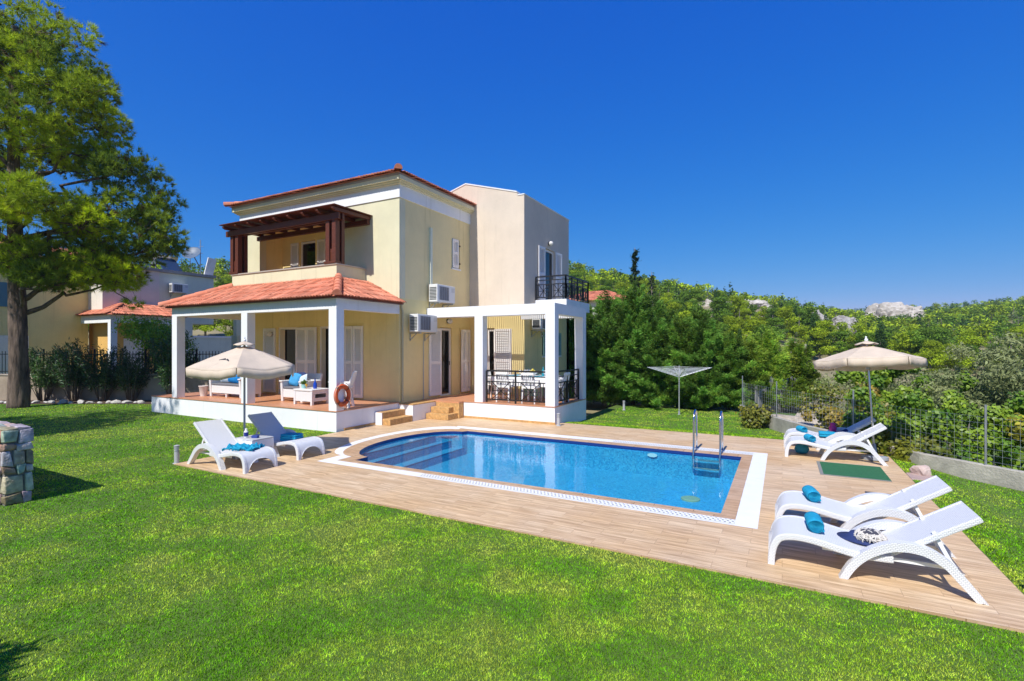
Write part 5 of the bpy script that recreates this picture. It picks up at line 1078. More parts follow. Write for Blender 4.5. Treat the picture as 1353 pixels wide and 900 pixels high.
# ------------------------------------------------------------------ parasols
CANV = mat('canvas_beige', (.74, .62, .48), .9, var=.08, vscale=5, transl=.22, spec=.1)
MARK = mat('dark_mark', (.03, .03, .035), .8)
def parasol(label, loc, rot, apex, rim, rad, sag, valance, pole_m, mark=False):
    t = thing('parasol', label, 'parasol', loc, 0, 'beige garden parasols'); nseg = 10; nr = 12
    def P(a, r):                                           # point on the canopy: six flat gores between ribs
        k = (a-rot)/(math.pi/3); f = k-math.floor(k); c = math.cos(math.pi/6)/math.cos((f-.5)*math.pi/3); q = r*c; s = math.sin(math.pi*f)
        return (q*math.cos(a), q*math.sin(a), apex-(apex-rim)*(r/rad)**1.08 - sag*s*(r/rad)**1.5 + .007*math.sin(a*13+r*9)*math.sin(r*17+a*5)*(r/rad) - .010*abs(math.sin(a*7.3+1.0))*(r/rad)**2*s)
    A = [rot+math.pi/3*i/nseg for i in range(6*nseg)]; m = MB(); m.grid([[P(a, rad*(.10+.90*i/nr)) for a in A] for i in range(nr+1)], close=True)
    o = m.build('canopy', CANV, t, smooth='all'); s = o.modifiers.new('solid', 'SOLIDIFY'); s.thickness = .004
    try: o.data.set_sharp_from_angle(angle=R(14))
    except Exception: pass
    for g in range(6):                                     # hanging flap of each gore
        m = MB(); rows = [[], [], []]
        for i in range(nseg+1):
            a = rot+math.pi/3*(g+i/nseg*.985+.007); p = Vector(P(a, rad)); fl = math.sin(math.pi*i/nseg); wav = .012*math.sin(i*1.9+g)
            d = Vector((math.cos(a), math.sin(a), 0)); rows[0].append(p+d*.002); rows[1].append(p+d*(.004+wav*.5)-Vector((0, 0, valance*.5))); rows[2].append(p+d*(-.012*fl+wav)-Vector((0, 0, valance*(1+.10*fl))))
        m.grid(rows); f = m.build('flap', CANV, o, smooth='all'); s = f.modifiers.new('solid', 'SOLIDIFY'); s.thickness = .004
    m = MB(); ra = .19; B = [rot+math.pi/3*i/6 for i in range(36)]; m.grid([[(r*math.cos(b), r*math.sin(b), apex+.075-(.0 if r < .06 else .055*(r/ra)**1.2)-.02*abs(math.sin(3*(b-rot)))*(r/ra)) for b in B] for r in (.02, .07, .12, ra)], close=True)
    f = m.build('vent_cap', CANV, o, smooth='all'); s = f.modifiers.new('solid', 'SOLIDIFY'); s.thickness = .004
    m = MB(); m.tube([(0, 0, .06), (0, 0, apex+.08)], .019, 12); m.build('pole', pole_m, t, smooth=True)
    m = MB(); m.lathe([(.02, 0), (.032, .02), (.032, .05), (.012, .07), (.02, .09), (.004, .11)], (0, 0, apex+.06), 12); m.build('finial', PLAST, t, smooth=True)
    m = MB(); m.lathe([(.21, 0), (.21, .05), (.18, .065), (.045, .07), (.03, .28), (.02, .30)], (0, 0, 0), 24); m.build('base', GREYPLAST, t, smooth=True)
    for i in range(6):
        a = rot+math.pi/3*i; e = Vector(P(a, rad*.985)); m = MB(); m.bar((.02*math.cos(a), .02*math.sin(a), apex-.02), e-Vector((0, 0, .012)), .012, .016); q = Vector(P(a, rad*.5)); m.bar((.03*math.cos(a), .03*math.sin(a), apex-.42), q-Vector((0, 0, .014)), .010, .012); m.build('rib', pole_m, t)
    m = MB(); m.lathe([(.02, 0), (.035, .01), (.035, .07), (.02, .08)], (0, 0, apex-.46), 12); m.build('runner', GREYPLAST, t)
    if mark:                                               # dark worn slit printed on the front gore
        m = MB(); a0 = rot+math.pi/3*(mark-1+.34); rows = [[], []]
        for i in range(13):
            k = i/12; a = a0+.40*k; rr = rad*(.64-.06*math.sin(math.pi*k)+.05*k); w = .010+.020*math.sin(math.pi*k); p = Vector(P(a, rr-w)); q = Vector(P(a, rr+w)); rows[0].append(p+Vector((0, 0, .006))); rows[1].append(q+Vector((0, 0, .006)))
        m.grid([rows[1], rows[0]]); f = m.build('worn_slit', MARK, o); s = f.modifiers.new('solid', 'SOLIDIFY'); s.thickness = .003
    return t
AXD = math.atan(357/665)
parasol('sagging beige parasol between the two left loungers, with a dark slit in its front panel', (-9.06, 6.06, 0), R(231)+AXD, 2.12, 1.73, .99, .05, .15, GREYPLAST, mark=True)
pr_ = parasol('taut beige parasol over the far right loungers', (1.42+.10, 11.62-.19, 0), R(215)+AXD, 2.14, 1.85, .89, .015, .14, STEEL)
pr_.rotation_mode = 'QUATERNION'; pr_.rotation_quaternion = Matrix.Rotation(R(-6), 3, Vector((RGT[0], RGT[1], 0))).to_quaternion()

# ------------------------------------------------------------------ side table between the left loungers and what stands on it
t = thing('side_table', 'white woven side table between the two left loungers', 'side table', (-8.72, 6.04, 0))
m = MB(); m.box(-.25, .25, -.22, .22, .375, .405); m.build('table_top', WEAVE, t, bevel=.012)
for sx in (-1, 1):
    for sy in (-1, 1): m = MB(); m.prism([(sx*.245-.025*(sx > 0)+0*(sx < 0), 0), (sx*.245+.025*(sx < 0), 0), (sx*.24+.03*(sx < 0), .375), (sx*.24-.03*(sx > 0), .375)], 'y', sy*.20-.022, sy*.20+.022); m.build('leg', PLAST, t)
m = MB(); m.box(-.22, .22, -.21, -.195, .30, .375); m.box(-.22, .22, .195, .21, .30, .375); m.box(.225, .24, -.2, .2, .22, .375); m.box(-.24, -.225, -.2, .2, .22, .375); m.build('apron', PLAST, t)
m = MB(); m.lathe([(.03, 0), (.036, .01), (.036, .115), (.02, .135), (.02, .165), (.012, .17)], (0, 0, 0), 16); m.lathe([(.037, .025), (.0375, .03), (.0375, .095), (.037, .1)], (0, 0, 0), 16, 1); o = m.build('lotion_bottle', [PLAST, mat('blue_label', (.015, .03, .22), .4)], None, smooth=True); o.location = (-8.80, 5.92, .405); tag(o, 'white sun lotion bottle with a dark blue label on the side table', 'bottle')
m = MB(); m.box(-.06, .06, -.035, .035, 0, .045); o = m.build('lotion_box', mat('blue_card', (.02, .05, .28), .5), None, bevel=.006); o.location = (-8.62, 5.98, .405); o.rotation_euler.z = R(20); tag(o, 'small dark blue box beside the lotion bottle on the side table', 'box')

# ------------------------------------------------------------------ pool ladder, bollards, mats
t = thing('pool_ladder', 'stainless steel pool ladder with two looped handrails', 'pool ladder', (0, 0, 0))
for x in (-1.55, -1.06):
    pts = [(x, 10.93, -.05), (x, 10.93, .35), (x, 10.92, .62)] + [(x, 10.73+.19*math.cos(a), .64+.17*math.sin(a)) for a in np.linspace(0.2, math.pi, 9)] + [(x, 10.535, .45), (x, 10.52, .1), (x, 10.44, -.08), (x, 10.43, -.30)]
    m = MB(); m.tube(pts, .021, 10); m.build('handrail', STEEL, t, smooth='all'); m = MB(); m.lathe([(.05, 0), (.05, .012), (.03, .02)], (x, 10.93, .001), 14); m.build('floor_flange', STEEL, t)
for z in (-.10, -.26): m = MB(); m.box(-1.55, -1.06, 10.36, 10.43, z-.03, z); m.build('tread', STEEL, t, bevel=.006)
BOLM = mat('bollard_grey', (.42, .43, .44), .5); BOLG = mat('bollard_lens', (.62, .62, .60), .3)
def make_bollard(label, loc, h=.34):
    t = thing('bollard_light', label, 'bollard light', loc, 0, 'low garden bollard lights'); m = MB(); m.lathe([(.042, 0), (.042, h-.11)], (0, 0, 0), 20); m.lathe([(.065, 0), (.065, .012), (.045, .018)], (0, 0, 0), 20); m.build('post', BOLM, t, smooth=True)
    m = MB(); m.lathe([(.032, h-.11), (.032, h-.012)], (0, 0, 0), 16); m.build('lens', BOLG, t, smooth=True)
    m = MB()
    for k in range(3): m.lathe([(.046, h-.095+k*.03), (.046, h-.085+k*.03)], (0, 0, 0), 20)
    m.lathe([(.048, h-.012), (.048, h), (.02, h+.008)], (0, 0, 0), 20); m.build('louvre', BOLM, t, smooth=True); return t
B0 = make_bollard('grey bollard light on the lawn corner beside the sunny left lounger', (-9.66, 5.16, -.02), .33)
for lb, loc in (('bollard light on the paving in front of the porch corner', (-5.22, 12.33, 0)), ('bollard light at the right edge of the picture on the lawn', (1.89, 5.78, -.02)), ('bollard light on the lawn behind the porch in front of the hedge', (-5.0, 17.8, -.18))):
    o = copy_tree(B0); o.location = loc; o['label'] = lb
GM = mat('green_mat', (.022, .14, .055), .95, var=.35, vscale=60, bump=.6, bscale=160)
t = thing('door_mat', 'green carpet mat with a grey edge on the deck beside the far right lounger', 'mat', (0, 0, 0))
m = MB(); m.box(.60, 1.50, 9.70, 10.70, .001, .012); m.build('pile', GM, t); m = MB(); m.box(.55, .60, 9.66, 10.74, .001, .009); m.box(.60, 1.50, 10.70, 10.74, .001, .009); m.box(.60, 1.50, 9.66, 9.70, .001, .009); m.build('border', mat('grey_rubber', (.22, .22, .20), .8), t)
m = MB(); m.box(1.05, 1.46, 8.55, 8.82, .001, .012); tag(m.build('skimmer_cover', mat('dark_cover', (.06, .065, .08), .6), None, bevel=.004), 'flat dark grey cover on the deck behind the second right lounger', 'cover')

# ------------------------------------------------------------------ rocks, stone pillar
def rock_mesh(name, seed, s, m, sub=3, crag=.35, parent=None):
    big = crag > 1
    import bmesh
    bm = bmesh.new(); bmesh.ops.create_icosphere(bm, subdivisions=sub, radius=1); rng = np.random.default_rng(seed); pl = unit(rng.normal(size=(9, 3))); of = rng.uniform(.55, .95, 9)
    for v in bm.verts:
        p = np.array(v.co); f = min(1.0, min((o_/max(.05, float(p@q))) for o_, q in zip(of, pl))); n = float(fbm(np.array([p[0]*2+p[2]+seed]), np.array([p[1]*2-p[2]+seed*3]), .9, seed)[0]); f *= 1+(.35 if big else crag)*(n-.5)*.8
        if big: k1 = float(vnoise(np.array([p[0]*4.5+p[1]*2+seed]), np.array([p[2]*3.2+p[1]*4]), 1, seed)[0]); k2 = float(vnoise(np.array([p[0]*11+p[1]*5+seed]), np.array([p[2]*9+p[1]*8]), 1, seed+1)[0]); f *= .82+.30*abs(k1-.5)*2*.6+.16*k2
        v.co = Vector(p*f*np.array(s))
    me = bpy.data.meshes.new(name); bm.to_mesh(me); bm.free(); me.materials.append(m); return obj(name, me, parent)
ROCKW = mat('white_rock', (.46, .43, .40), .9, col2=(.62, .58, .53), vscale=8, bump=.7, bscale=20); ROCKP = mat('pink_rock', (.46, .33, .28), .9, col2=(.60, .48, .43), vscale=7, bump=.6, bscale=18); ROCKG = mat('grey_rock', (.22, .20, .18), .95, col2=(.50, .47, .44), vscale=.7, bump=1, bscale=3)
ROCKF = mat('pale_cliff', (.30, .26, .21), .95, col2=(.62, .57, .50), vscale=.55, bump=1, bscale=2, detail=10)
o = rock_mesh('garden_rock', 3, (.16, .14, .15), ROCKP); o.location = (2.02, 10.50, .02); tag(o, 'pink rounded rock on the lawn beside the deck edge', 'rock')
m = MB(); m.prism([(1.81, 10.05), (2.18, 10.12), (2.22, 10.42), (1.98, 10.62), (1.81, 10.50)], 'z', -.1, .0); tag(m.build('paving_slab', mat('pink_slab', (.42, .30, .26), .8, var=.2), None, bevel=.01), 'irregular pink stone slab at the deck edge beside the rock', 'paving slab')
for k, (x, y, s) in enumerate([(2.15, 12.15, .13), (2.38, 11.95, .11), (1.95, 12.35, .10)]):
    o = rock_mesh('garden_rock', 10+k, (s, s*.9, s*.9), ROCKP); o.location = (x, y, .0); tag(o, ['pinkish stone in the bed right of the far loungers', 'pinkish stone nearest the end of the kerb wall', 'smallest pinkish stone behind the far loungers'][k], 'rock')
rg = np.random.default_rng(8)
RM = [rock_mesh('border_stone', 20+k, (.26, .18, .16), ROCKW, 2) for k in range(5)]; RD = [o.data for o in RM]
for o in RM: bpy.data.objects.remove(o)
for k in range(40):
    s = -3+k*.33+rg.uniform(-.08, .08); x, y, _ = wp(s, -1.05+rg.uniform(-.12, .12)); o = obj('border_stone', RD[k % 5]); o.location = (x, y, .02); o.rotation_euler = (0, 0, rg.uniform(0, 6.28)); f = rg.uniform(.42, .85); o.scale = (f, f, f*rg.uniform(.7, 1.1)); tag(o, 'pale stone in the row edging the bed below the garden wall', 'stone', 'stones edging the oleander bed')
# bed of earth under the oleanders
m = MB(); m.prism([wp(-14, -1.2)[:2], wp(10.2, -1.2)[:2], wp(10.2, .0)[:2], wp(-14, .0)[:2]], 'z', -.3, .004); m.build('planting_bed', mat('bed_earth', (.085, .055, .035), .95, var=.35, vscale=12, bump=.8))['kind'] = 'structure'

def stone_wall_mat():
    m = bpy.data.materials.new('rubble_stone'); m.use_nodes = True; t = m.node_tree; L = t.links; N = t.nodes.new; b = t.nodes['Principled BSDF']; b.inputs['Roughness'].default_value = .9
    at = N('ShaderNodeAttribute'); at.attribute_name = 'tint'; tc = N('ShaderNodeTexCoord'); nz = N('ShaderNodeTexNoise'); nz.inputs['Scale'].default_value = 11; nz.inputs['Detail'].default_value = 9; L.new(tc.outputs['Object'], nz.inputs['Vector'])
    cr = N('ShaderNodeValToRGB'); cr.color_ramp.elements[0].position = .3; cr.color_ramp.elements[1].position = .72; cr.color_ramp.elements[0].color = (.5, .47, .45, 1); cr.color_ramp.elements[1].color = (1.25, 1.25, 1.25, 1); L.new(nz.outputs['Fac'], cr.inputs[0])
    mx = N('ShaderNodeMix'); mx.data_type = 'RGBA'; mx.blend_type = 'MULTIPLY'; mx.inputs[0].default_value = 1; L.new(at.outputs['Color'], mx.inputs[6]); L.new(cr.outputs[0], mx.inputs[7]); L.new(mx.outputs[2], b.inputs['Base Color'])
    n2 = N('ShaderNodeTexNoise'); n2.inputs['Scale'].default_value = 28; n2.inputs['Detail'].default_value = 6; L.new(tc.outputs['Object'], n2.inputs['Vector']); bp = N('ShaderNodeBump'); bp.inputs['Strength'].default_value = .7; bp.inputs['Distance'].default_value = .02; L.new(n2.outputs['Fac'], bp.inputs['Height']); L.new(bp.outputs[0], b.inputs['Normal']); return m
RUB = stone_wall_mat(); MORT = mat('wall_mortar', (.20, .18, .165), .95, var=.2, vscale=20, bump=.6)
sw = thing('stone_wall', 'rubble stone garden wall ending on the lawn at the left edge', 'stone wall', (0, 0, 0))
m = MB(); m.box(-14.0, -9.10, 2.705, 2.965, -.3, .985); m.build('core', MORT, sw)
import bmesh
rs = random.Random(6); bmS = bmesh.new(); lay = bmS.loops.layers.float_color.new('tint'); PAL = [(.52, .49, .45), (.44, .43, .41), (.42, .29, .22), (.56, .52, .47), (.40, .38, .36), (.48, .42, .36), (.36, .22, .16)]
def stone(x0, x1, y0, y1, z0, z1):
    r = bmesh.ops.create_cube(bmS, size=1); vs = r['verts']; c = rs.choice(PAL); c = [v*rs.uniform(.8, 1.2) for v in c]
    for v in vs: v.co = Vector(((x0+x1)/2+v.co.x*(x1-x0), (y0+y1)/2+v.co.y*(y1-y0), (z0+z1)/2+v.co.z*(z1-z0))) + Vector((rs.uniform(-.014, .014), rs.uniform(-.022, .022), rs.uniform(-.026, .026)))
    fs = {f for v in vs for f in v.link_faces}
    for f in fs:
        for l in f.loops: l[lay] = (*c, 1)
rows_z = [0, .13, .38, .50, .70, .80, .99]
for z0, z1 in zip([-.02]+rows_z[1:-1], rows_z[1:]):
    y = 2.68
    while y < 2.985:                                       # end face
        w_ = min(rs.uniform(.09, .22), 2.985-y+.0); 
        if 2.985-(y+w_) < .07: w_ = 2.985-y
        stone(-9.17, -9.065, y+.006, y+w_-.006, z0+.007, z1-.007); y += w_
    for y0, y1 in ((2.675, 2.73), (2.94, 2.99)):
        x = -14
        while x < -9.17:
            w_ = rs.uniform(.14, .36); x1 = min(x+w_, -9.17); stone(x+.008, x1-.008, y0, y1, z0+.008, z1-.008); x = x1
x = -14
while x < -9.07:
    w_ = rs.uniform(.2, .45); x1 = min(x+w_, -9.07); stone(x+.008, x1-.008, 2.69, 2.83, .955, 1.005); stone(x+.008, x1-.008, 2.84, 2.975, .955, 1.003); x = x1
me = bpy.data.meshes.new('stones'); bmesh.ops.bevel(bmS, geom=bmS.edges[:], offset=.013, segments=2, profile=.6, affect='EDGES'); bmS.to_mesh(me); bmS.free(); me.materials.append(RUB); me.polygons.foreach_set('use_smooth', [True]*len(me.polygons)); obj('stones', me, sw)

# crags on the hills
def cliff(label, x, y, s, seed, dz=0, m=None, rz=0):
    o = rock_mesh('rock_outcrop', seed, s, m or ROCKF, 5, 1.6); o.location = (x, y, float(land(x, y))+dz); o.rotation_euler.z = rz; tag(o, label, 'rock')
def pol(b, r): return (r*(math.cos(R(b))*FWD[0]+math.sin(R(b))*RGT[0]), r*(math.cos(R(b))*FWD[1]+math.sin(R(b))*RGT[1]))
cx_, cy_ = pol(37.0, 275); cliff('big pale limestone crag near the skyline on the right', cx_, cy_, (13, 8, 9.5), 51, 11.6-float(land(cx_, cy_)))
cliff('grey rock face on the hillside left of the right parasol', *pol(33.3, 138), (3.4, 2.2, 2.6), 52, 1.0, ROCKG)
cliff('lower grey rock face left of the bigger hillside one', *pol(31.3, 128), (2.0, 1.6, 2.2), 53, .6, ROCKG)
for k, (b, r, sx, sz, lb) in enumerate([(21.6, 118, 2.6, 1.5, 'leftmost rock of the stony patch below the ridge'), (23.0, 121, 3.2, 1.7, 'long pale rock in the stony patch below the ridge'), (24.4, 119, 2.8, 1.9, 'largest rock of the stony patch below the ridge'), (25.8, 122, 3.0, 1.6, 'pale rock near the right end of the stony patch'), (27.3, 118, 2.2, 1.3, 'small rock where the stony patch runs into the pines'), (28.0, 104, 1.5, 1.6, 'isolated pale boulder lower on the slope below the stony patch'), (13.0, 122, 2.0, 1.2, 'pale rock among trees right of the slender conifer')]):
    cliff(lb, *pol(b, r), (sx, sx*.7, sz), 60+k, .4, ROCKF, k*1.3)
# ------------------------------------------------------------------ air conditioners, life ring
GRILL = mat('grill_dark', (.05, .055, .06), .5)
def aircon(label, loc, rz, w=.84, h=.54, d=.32):
    t = thing('air_conditioner', label, 'air conditioner', loc, rz, 'air conditioner units on the villa walls'); AW = mat('aircon_white', (.70, .70, .68), .4)
    m = MB(); m.box(0, w, -d-.08, -.08, 0, h); m.build('casing', AW, t, bevel=.015)
    m = MB(); x0, x1, z0, z1 = w*.12, w*.62, h*.12, h*.88      # square fan guard on the front
    m.box(x0, x1, -d-.085, -d-.079, z0, z1, 1)
    for k in range(13): z = z0+(z1-z0)*k/12; m.box(x0, x1, -d-.092, -d-.086, z-.004, z+.004)
    for k in range(5): x = x0+(x1-x0)*k/4; m.box(x-.005, x+.005, -d-.096, -d-.0925, z0, z1)
    m.build('fan_grill', [mat('guard_grey', (.34, .36, .40), .5), mat('guard_back', (.10, .11, .13), .6)], t)
    m = MB()
    for k in range(9): z = .06+k*(h-.14)/9; m.box(-.003, .012, -d-.05, -.11, z, z+.028)
    m.build('side_vents', GRILL, t); m = MB(); m.box(w*.80, w*.97, -d-.084, -d-.079, h*.62, h*.88); m.build('panel', mat('aircon_panel', (.58, .58, .57), .5), t)
    m = MB()
    for x in (.12, w-.12): m.bar((x, 0, -.03), (x, -d-.1, -.03), .03, .04); m.bar((x, -.015, -.03), (x, -.015, -.26), .03, .03); m.bar((x, -.02, -.24), (x, -d*.8, -.04), .02, .02)
    m.build('bracket', GALV, t); return t
aircon('upper air conditioner on the yellow side wall, below the vertical conduit', (XR, 12.46, 3.48), R(90), .95, .54)
aircon('lower air conditioner beside the side door at the left end of the porch', (XR, 11.54, 2.53), R(90), .93, .52)
aircon('air conditioner under the porch roof above the green shutters', (-7.53, 15.30, 2.68), R(90), 1.0, .40)
o = aircon('air conditioner on the pale side wall of the neighbour villa', (XN+.002, 15.30, 5.05), R(90), .85, .5)
t = thing('life_ring', 'orange life ring hanging on the corner column of the veranda', 'life ring', (XR+.075, 9.0, .89)); ORG = mat('ring_orange', (.62, .09, .012), .5, var=.12, vscale=8); m = MB()
m.grid([[((.055*math.sin(b)), (.205+.052*math.cos(b))*math.cos(a), (.205+.052*math.cos(b))*math.sin(a)*1.1) for b in np.linspace(0, 2*math.pi, 13)[:-1]] for a in np.linspace(0, 2*math.pi, 41)[:-1]]+[[((.055*math.sin(b)), (.205+.052*math.cos(b)), 0) for b in np.linspace(0, 2*math.pi, 13)[:-1]]], close=True); m.build('ring', ORG, t, smooth='all')
for a in (R(45), R(135), R(225), R(315)): m = MB(); m.grid([[((.059*math.sin(b)), (.205+.056*math.cos(b))*math.cos(a+da), (.205+.056*math.cos(b))*math.sin(a+da)*1.1) for b in np.linspace(0, 2*math.pi, 13)[:-1]] for da in (-.09, .09)], close=True); m.build('band', mat('band_dark', (.20, .03, .01), .6), t, smooth='all')
m = MB(); 
for k in range(4):
    a0, a1 = R(45+90*k), R(135+90*k); m.tube([(.03+.03*math.sin(math.pi*i/8), (.262+.03*math.sin(math.pi*i/8))*math.cos(a0+(a1-a0)*i/8), (.262+.03*math.sin(math.pi*i/8))*math.sin(a0+(a1-a0)*i/8)*1.1) for i in range(9)], .008, 6)
m.tube([(.0, -.03, .22), (-.06, 0, .33), (0, .03, .22)], .008, 6); m.build('rope', mat('rope_cream', (.55, .48, .38), .9), t, smooth='all')

# ------------------------------------------------------------------ veranda lounge set (floor at z = .50)
def cushion(name, parent, m, w, h, d, loc, rot, label=None):
    mb = MB(); rows = []; n = 10
    for i in range(n+1):
        u = i/n*2-1; rows.append([])
        for j in range(n+1): v = j/n*2-1; b = max(0, (1-u**4)*(1-v**4))**.5; rows[-1].append((u*w/2*(1-.07*v*v), -d/2*b, v*h/2*(1-.07*u*u)))
    mb.grid(rows); mb.grid([[(x, -y, z) for x, y, z in r][::-1] for r in rows]); o = mb.build(name, m, parent, smooth='all'); o.location = loc; o.rotation_euler = rot
    if label: tag(o, label, 'cushion')
    return o
RAT = mat('rattan_white', (.76, .75, .74), .55, var=.08, vscale=40, bump=.5, bscale=120)
def armseat(name, label, cat, loc, w, d=.72):
    t = thing(name, label, cat, loc); m = MB(); m.box(.08, w-.08, .03, d-.05, .12, .36); m.build('seat_base', RAT, t, bevel=.01)
    m = MB(); m.prism([(d-.12, .30), (d-.03, .30), (d+.10, .78), (d+.03, .80)], 'x', .06, w-.06); m.build('backrest', RAT, t, bevel=.015)
    for x0 in (0, w-.09): m = MB(); m.prism([(.02, .0), (.08, 0), (.08, .10), (d-.09, .10), (d-.09, 0), (d-.03, 0), (d-.02, .56), (0, .60), (-.01, .54)], 'x', x0, x0+.09); m.build('arm', RAT, t, bevel=.012); m = MB(); m.box(x0-.02, x0+.11, -.04, d-.04, .565, .61); m.build('armrest', RAT, t, bevel=.018)
    if w > 1: m = MB(); m.box(w/2-.03, w/2+.03, .05, .1, 0, .12); m.build('leg', RAT, t)
    m = MB(); m.box(.10, w-.10, .02, d-.10, .362, .43); m.build('seat_pad', GREYC, t, bevel=.02); return t
armseat('sofa', 'white wicker two seat sofa at the left end of the veranda', 'sofa', (-16.25, 9.66, .50), 1.62)
armseat('armchair', 'white wicker armchair with cushions beside the coffee table', 'armchair', (-12.98, 9.80, .50), .92)
ZB = .93+.20
FLOR = mat('floral_cloth', (.62, .64, .66), .9, col2=(.22, .34, .50), vscale=7)
cushion('cushion', None, FLOR, .54, .48, .17, (-15.85, 10.03, ZB+.05), (R(-18), 0, R(8)), 'pale floral cushion at the left end of the sofa'); cushion('cushion', None, BLUED, .58, .48, .18, (-15.35, 9.96, ZB+.05), (R(-16), R(4), 0), 'bright blue cushion in the middle of the sofa'); cushion('cushion', None, FLOR, .52, .46, .16, (-14.95, 10.02, ZB+.05), (R(-18), 0, R(-6)), 'patterned cushion right of the blue cushion on the sofa')
cushion('cushion', None, mat('azure_cloth', (.05, .30, .58), .9, var=.15, vscale=14), .38, .38, .14, (-12.72, 10.10, ZB), (R(-18), R(10), R(5)), 'light blue cushion on the veranda armchair'); cushion('cushion', None, NAVY, .40, .34, .12, (-12.70, 10.26, ZB+.04), (R(-18), 0, 0), 'dark blue cushion behind the light blue one on the armchair'); cushion('cushion', None, PALEF, .36, .34, .13, (-12.36, 10.10, ZB-.02), (R(-20), R(-18), R(-8)), 'pale patterned cushion on the right side of the armchair')
t = thing('coffee_table', 'low white wicker coffee table in the middle of the veranda', 'coffee table', (-11.97, 9.44, .50)); m = MB(); m.box(0, .76, 0, .62, .38, .43); m.build('table_top', RAT, t, bevel=.012)
for x in (0.01, .68):
    for y in (.01, .54): m = MB(); m.prism([(x, 0), (x+.06, 0), (x+.07, .38), (x, .38)], 'y', y, y+.07); m.build('leg', RAT, t)
m = MB(); m.box(.07, .69, .02, .05, .10, .38); m.box(.07, .69, .57, .60, .10, .38); m.box(.02, .05, .07, .55, .10, .38); m.box(.71, .74, .07, .55, .30, .38); m.box(.71, .74, .07, .55, .10, .19); m.box(.71, .74, .07, .12, .19, .30); m.box(.71, .74, .5, .55, .19, .30); m.build('apron', RAT, t)
m = MB(); m.box(.05, .71, .05, .57, .10, .12); m.build('shelf', RAT, t)
t = thing('potted_plant', 'small green plant in a pale turquoise pot on the coffee table', 'potted plant', (-11.80, 9.66, .93)); m = MB(); m.lathe([(.055, 0), (.075, .11), (.068, .112), (.06, .09)], (0, 0, 0), 18); m.build('pot', mat('pot_turquoise', (.30, .58, .56), .4), t, smooth=True)
rg = np.random.default_rng(3); C, Nn, _ = blob_points(rg, 130, [(0, 0, .17, .09, .09, .07)], .4); V, F = leaves(rg, C, Nn, .06, .03, .3, .7); obj('leaves', np_mesh('leaves', V, F, VINEM, col=tints(rg, 130, (.10, .20, .03))), t)
m = MB(); m.lathe([(.025, 0), (.004, .008), (.004, .05), (.035, .10), (.038, .14)], (0, 0, 0), 16); o = m.build('drink_glass', mat('amber_drink', (.70, .36, .04), .1), None, smooth=True); o.location = (-11.60, 9.58, .93); tag(o, 'glass of amber drink on the coffee table', 'glass')
m = MB(); m.lathe([(.045, 0), (.05, .02), (.05, .14), (.018, .20), (.018, .27), (.022, .275)], (0, 0, 0), 18); o = m.build('water_bottle', mat('blue_bottle', (.015, .06, .42), .1), None, smooth=True); o.location = (-11.42, 9.72, .93); tag(o, 'tall dark blue glass bottle on the coffee table', 'bottle')
m = MB(); m.lathe([(.095, 0), (.135, .30), (.145, .31), (.145, .34), (.125, .34), (.12, .30)], (0, 0, 0), 24); o = m.build('flower_pot', mat('pot_white', (.66, .60, .56), .6, var=.08), None, smooth=True); o.location = (-16.48, 9.62, .50); tag(o, 'empty white flower pot at the left end of the veranda', 'flower pot')
# white high chair by the corner column
t = thing('high_chair', 'white plastic high chair with a pale blue seat behind the corner column', 'high chair', (-10.22, 9.62, .50), R(-60)); HC = mat('pale_blue_plastic', (.42, .62, .70), .4)
for sx in (-1, 1):
    for sy in (-1, 1): m = MB(); m.bar((sx*.21, sy*.20, 0), (sx*.13, sy*.12, .50), .06, .06); m.build('leg', PLAST, t)
m = MB(); m.box(-.20, .20, -.20, .20, .50, .56); m.box(-.20, -.16, -.2, .2, .56, .66); m.box(.16, .20, -.2, .2, .56, .66); m.build('seat', PLAST, t, bevel=.02)
m = MB(); m.box(-.155, .155, -.2, .14, .562, .585); m.build('seat_pad', HC, t, bevel=.01); m = MB(); m.prism([(.15, .56), (.20, .56), (.32, .93), (.29, .95)], 'x', -.18, .18); m.build('backrest', PLAST, t, bevel=.015); m = MB(); m.box(-.22, .22, -.34, -.14, .665, .69); m.build('tray', PLAST, t, bevel=.012)

# ------------------------------------------------------------------ dining set in the porch (floor at z = .48)
t = thing('dining_table', 'dining table under a white cloth inside the porch', 'dining table', (-6.78, 13.62, .48)); m = MB(); m.box(-.95, .95, -.48, .48, .70, .735); m.build('table_top', PLAST, t)
for sx in (-1, 1):
    for sy in (-1, 1): m = MB(); m.box(sx*.86-.03, sx*.86+.03, sy*.4-.03, sy*.4+.03, 0, .70); m.build('leg', PLAST, t)
CL = mat('white_cloth', (.78, .77, .76), .9, bump=.2, bscale=20); m = MB(); rows = []
loop = []
for (xa, ya), (xb, yb), n in (((-.98, -.51), (.98, -.51), 24), ((.98, -.51), (.98, .51), 14), ((.98, .51), (-.98, .51), 24), ((-.98, .51), (-.98, -.51), 14)):
    for i in range(n): loop.append((xa+(xb-xa)*i/n, ya+(yb-ya)*i/n))
for z, o_ in ((.742, -.03), (.738, .0), (.60, .012), (.46, .02)): rows.append([(x*(1+o_*.6+.0*i)+ (0 if z > .7 else .018*math.sin(i*1.3)*np.sign(x)*(abs(x) > .97)), y*(1+o_)+(0 if z > .7 else .018*math.sin(i*1.5)*np.sign(y)*(abs(y) > .5)), z) for i, (x, y) in enumerate(loop)])
m.grid(rows, close=True); m.face(rows[0][::-1]); o = m.build('tablecloth', CL, None, smooth='all'); o.location = (-6.78, 13.62, .48); tag(o, 'white tablecloth draped over the dining table in the porch', 'tablecloth')
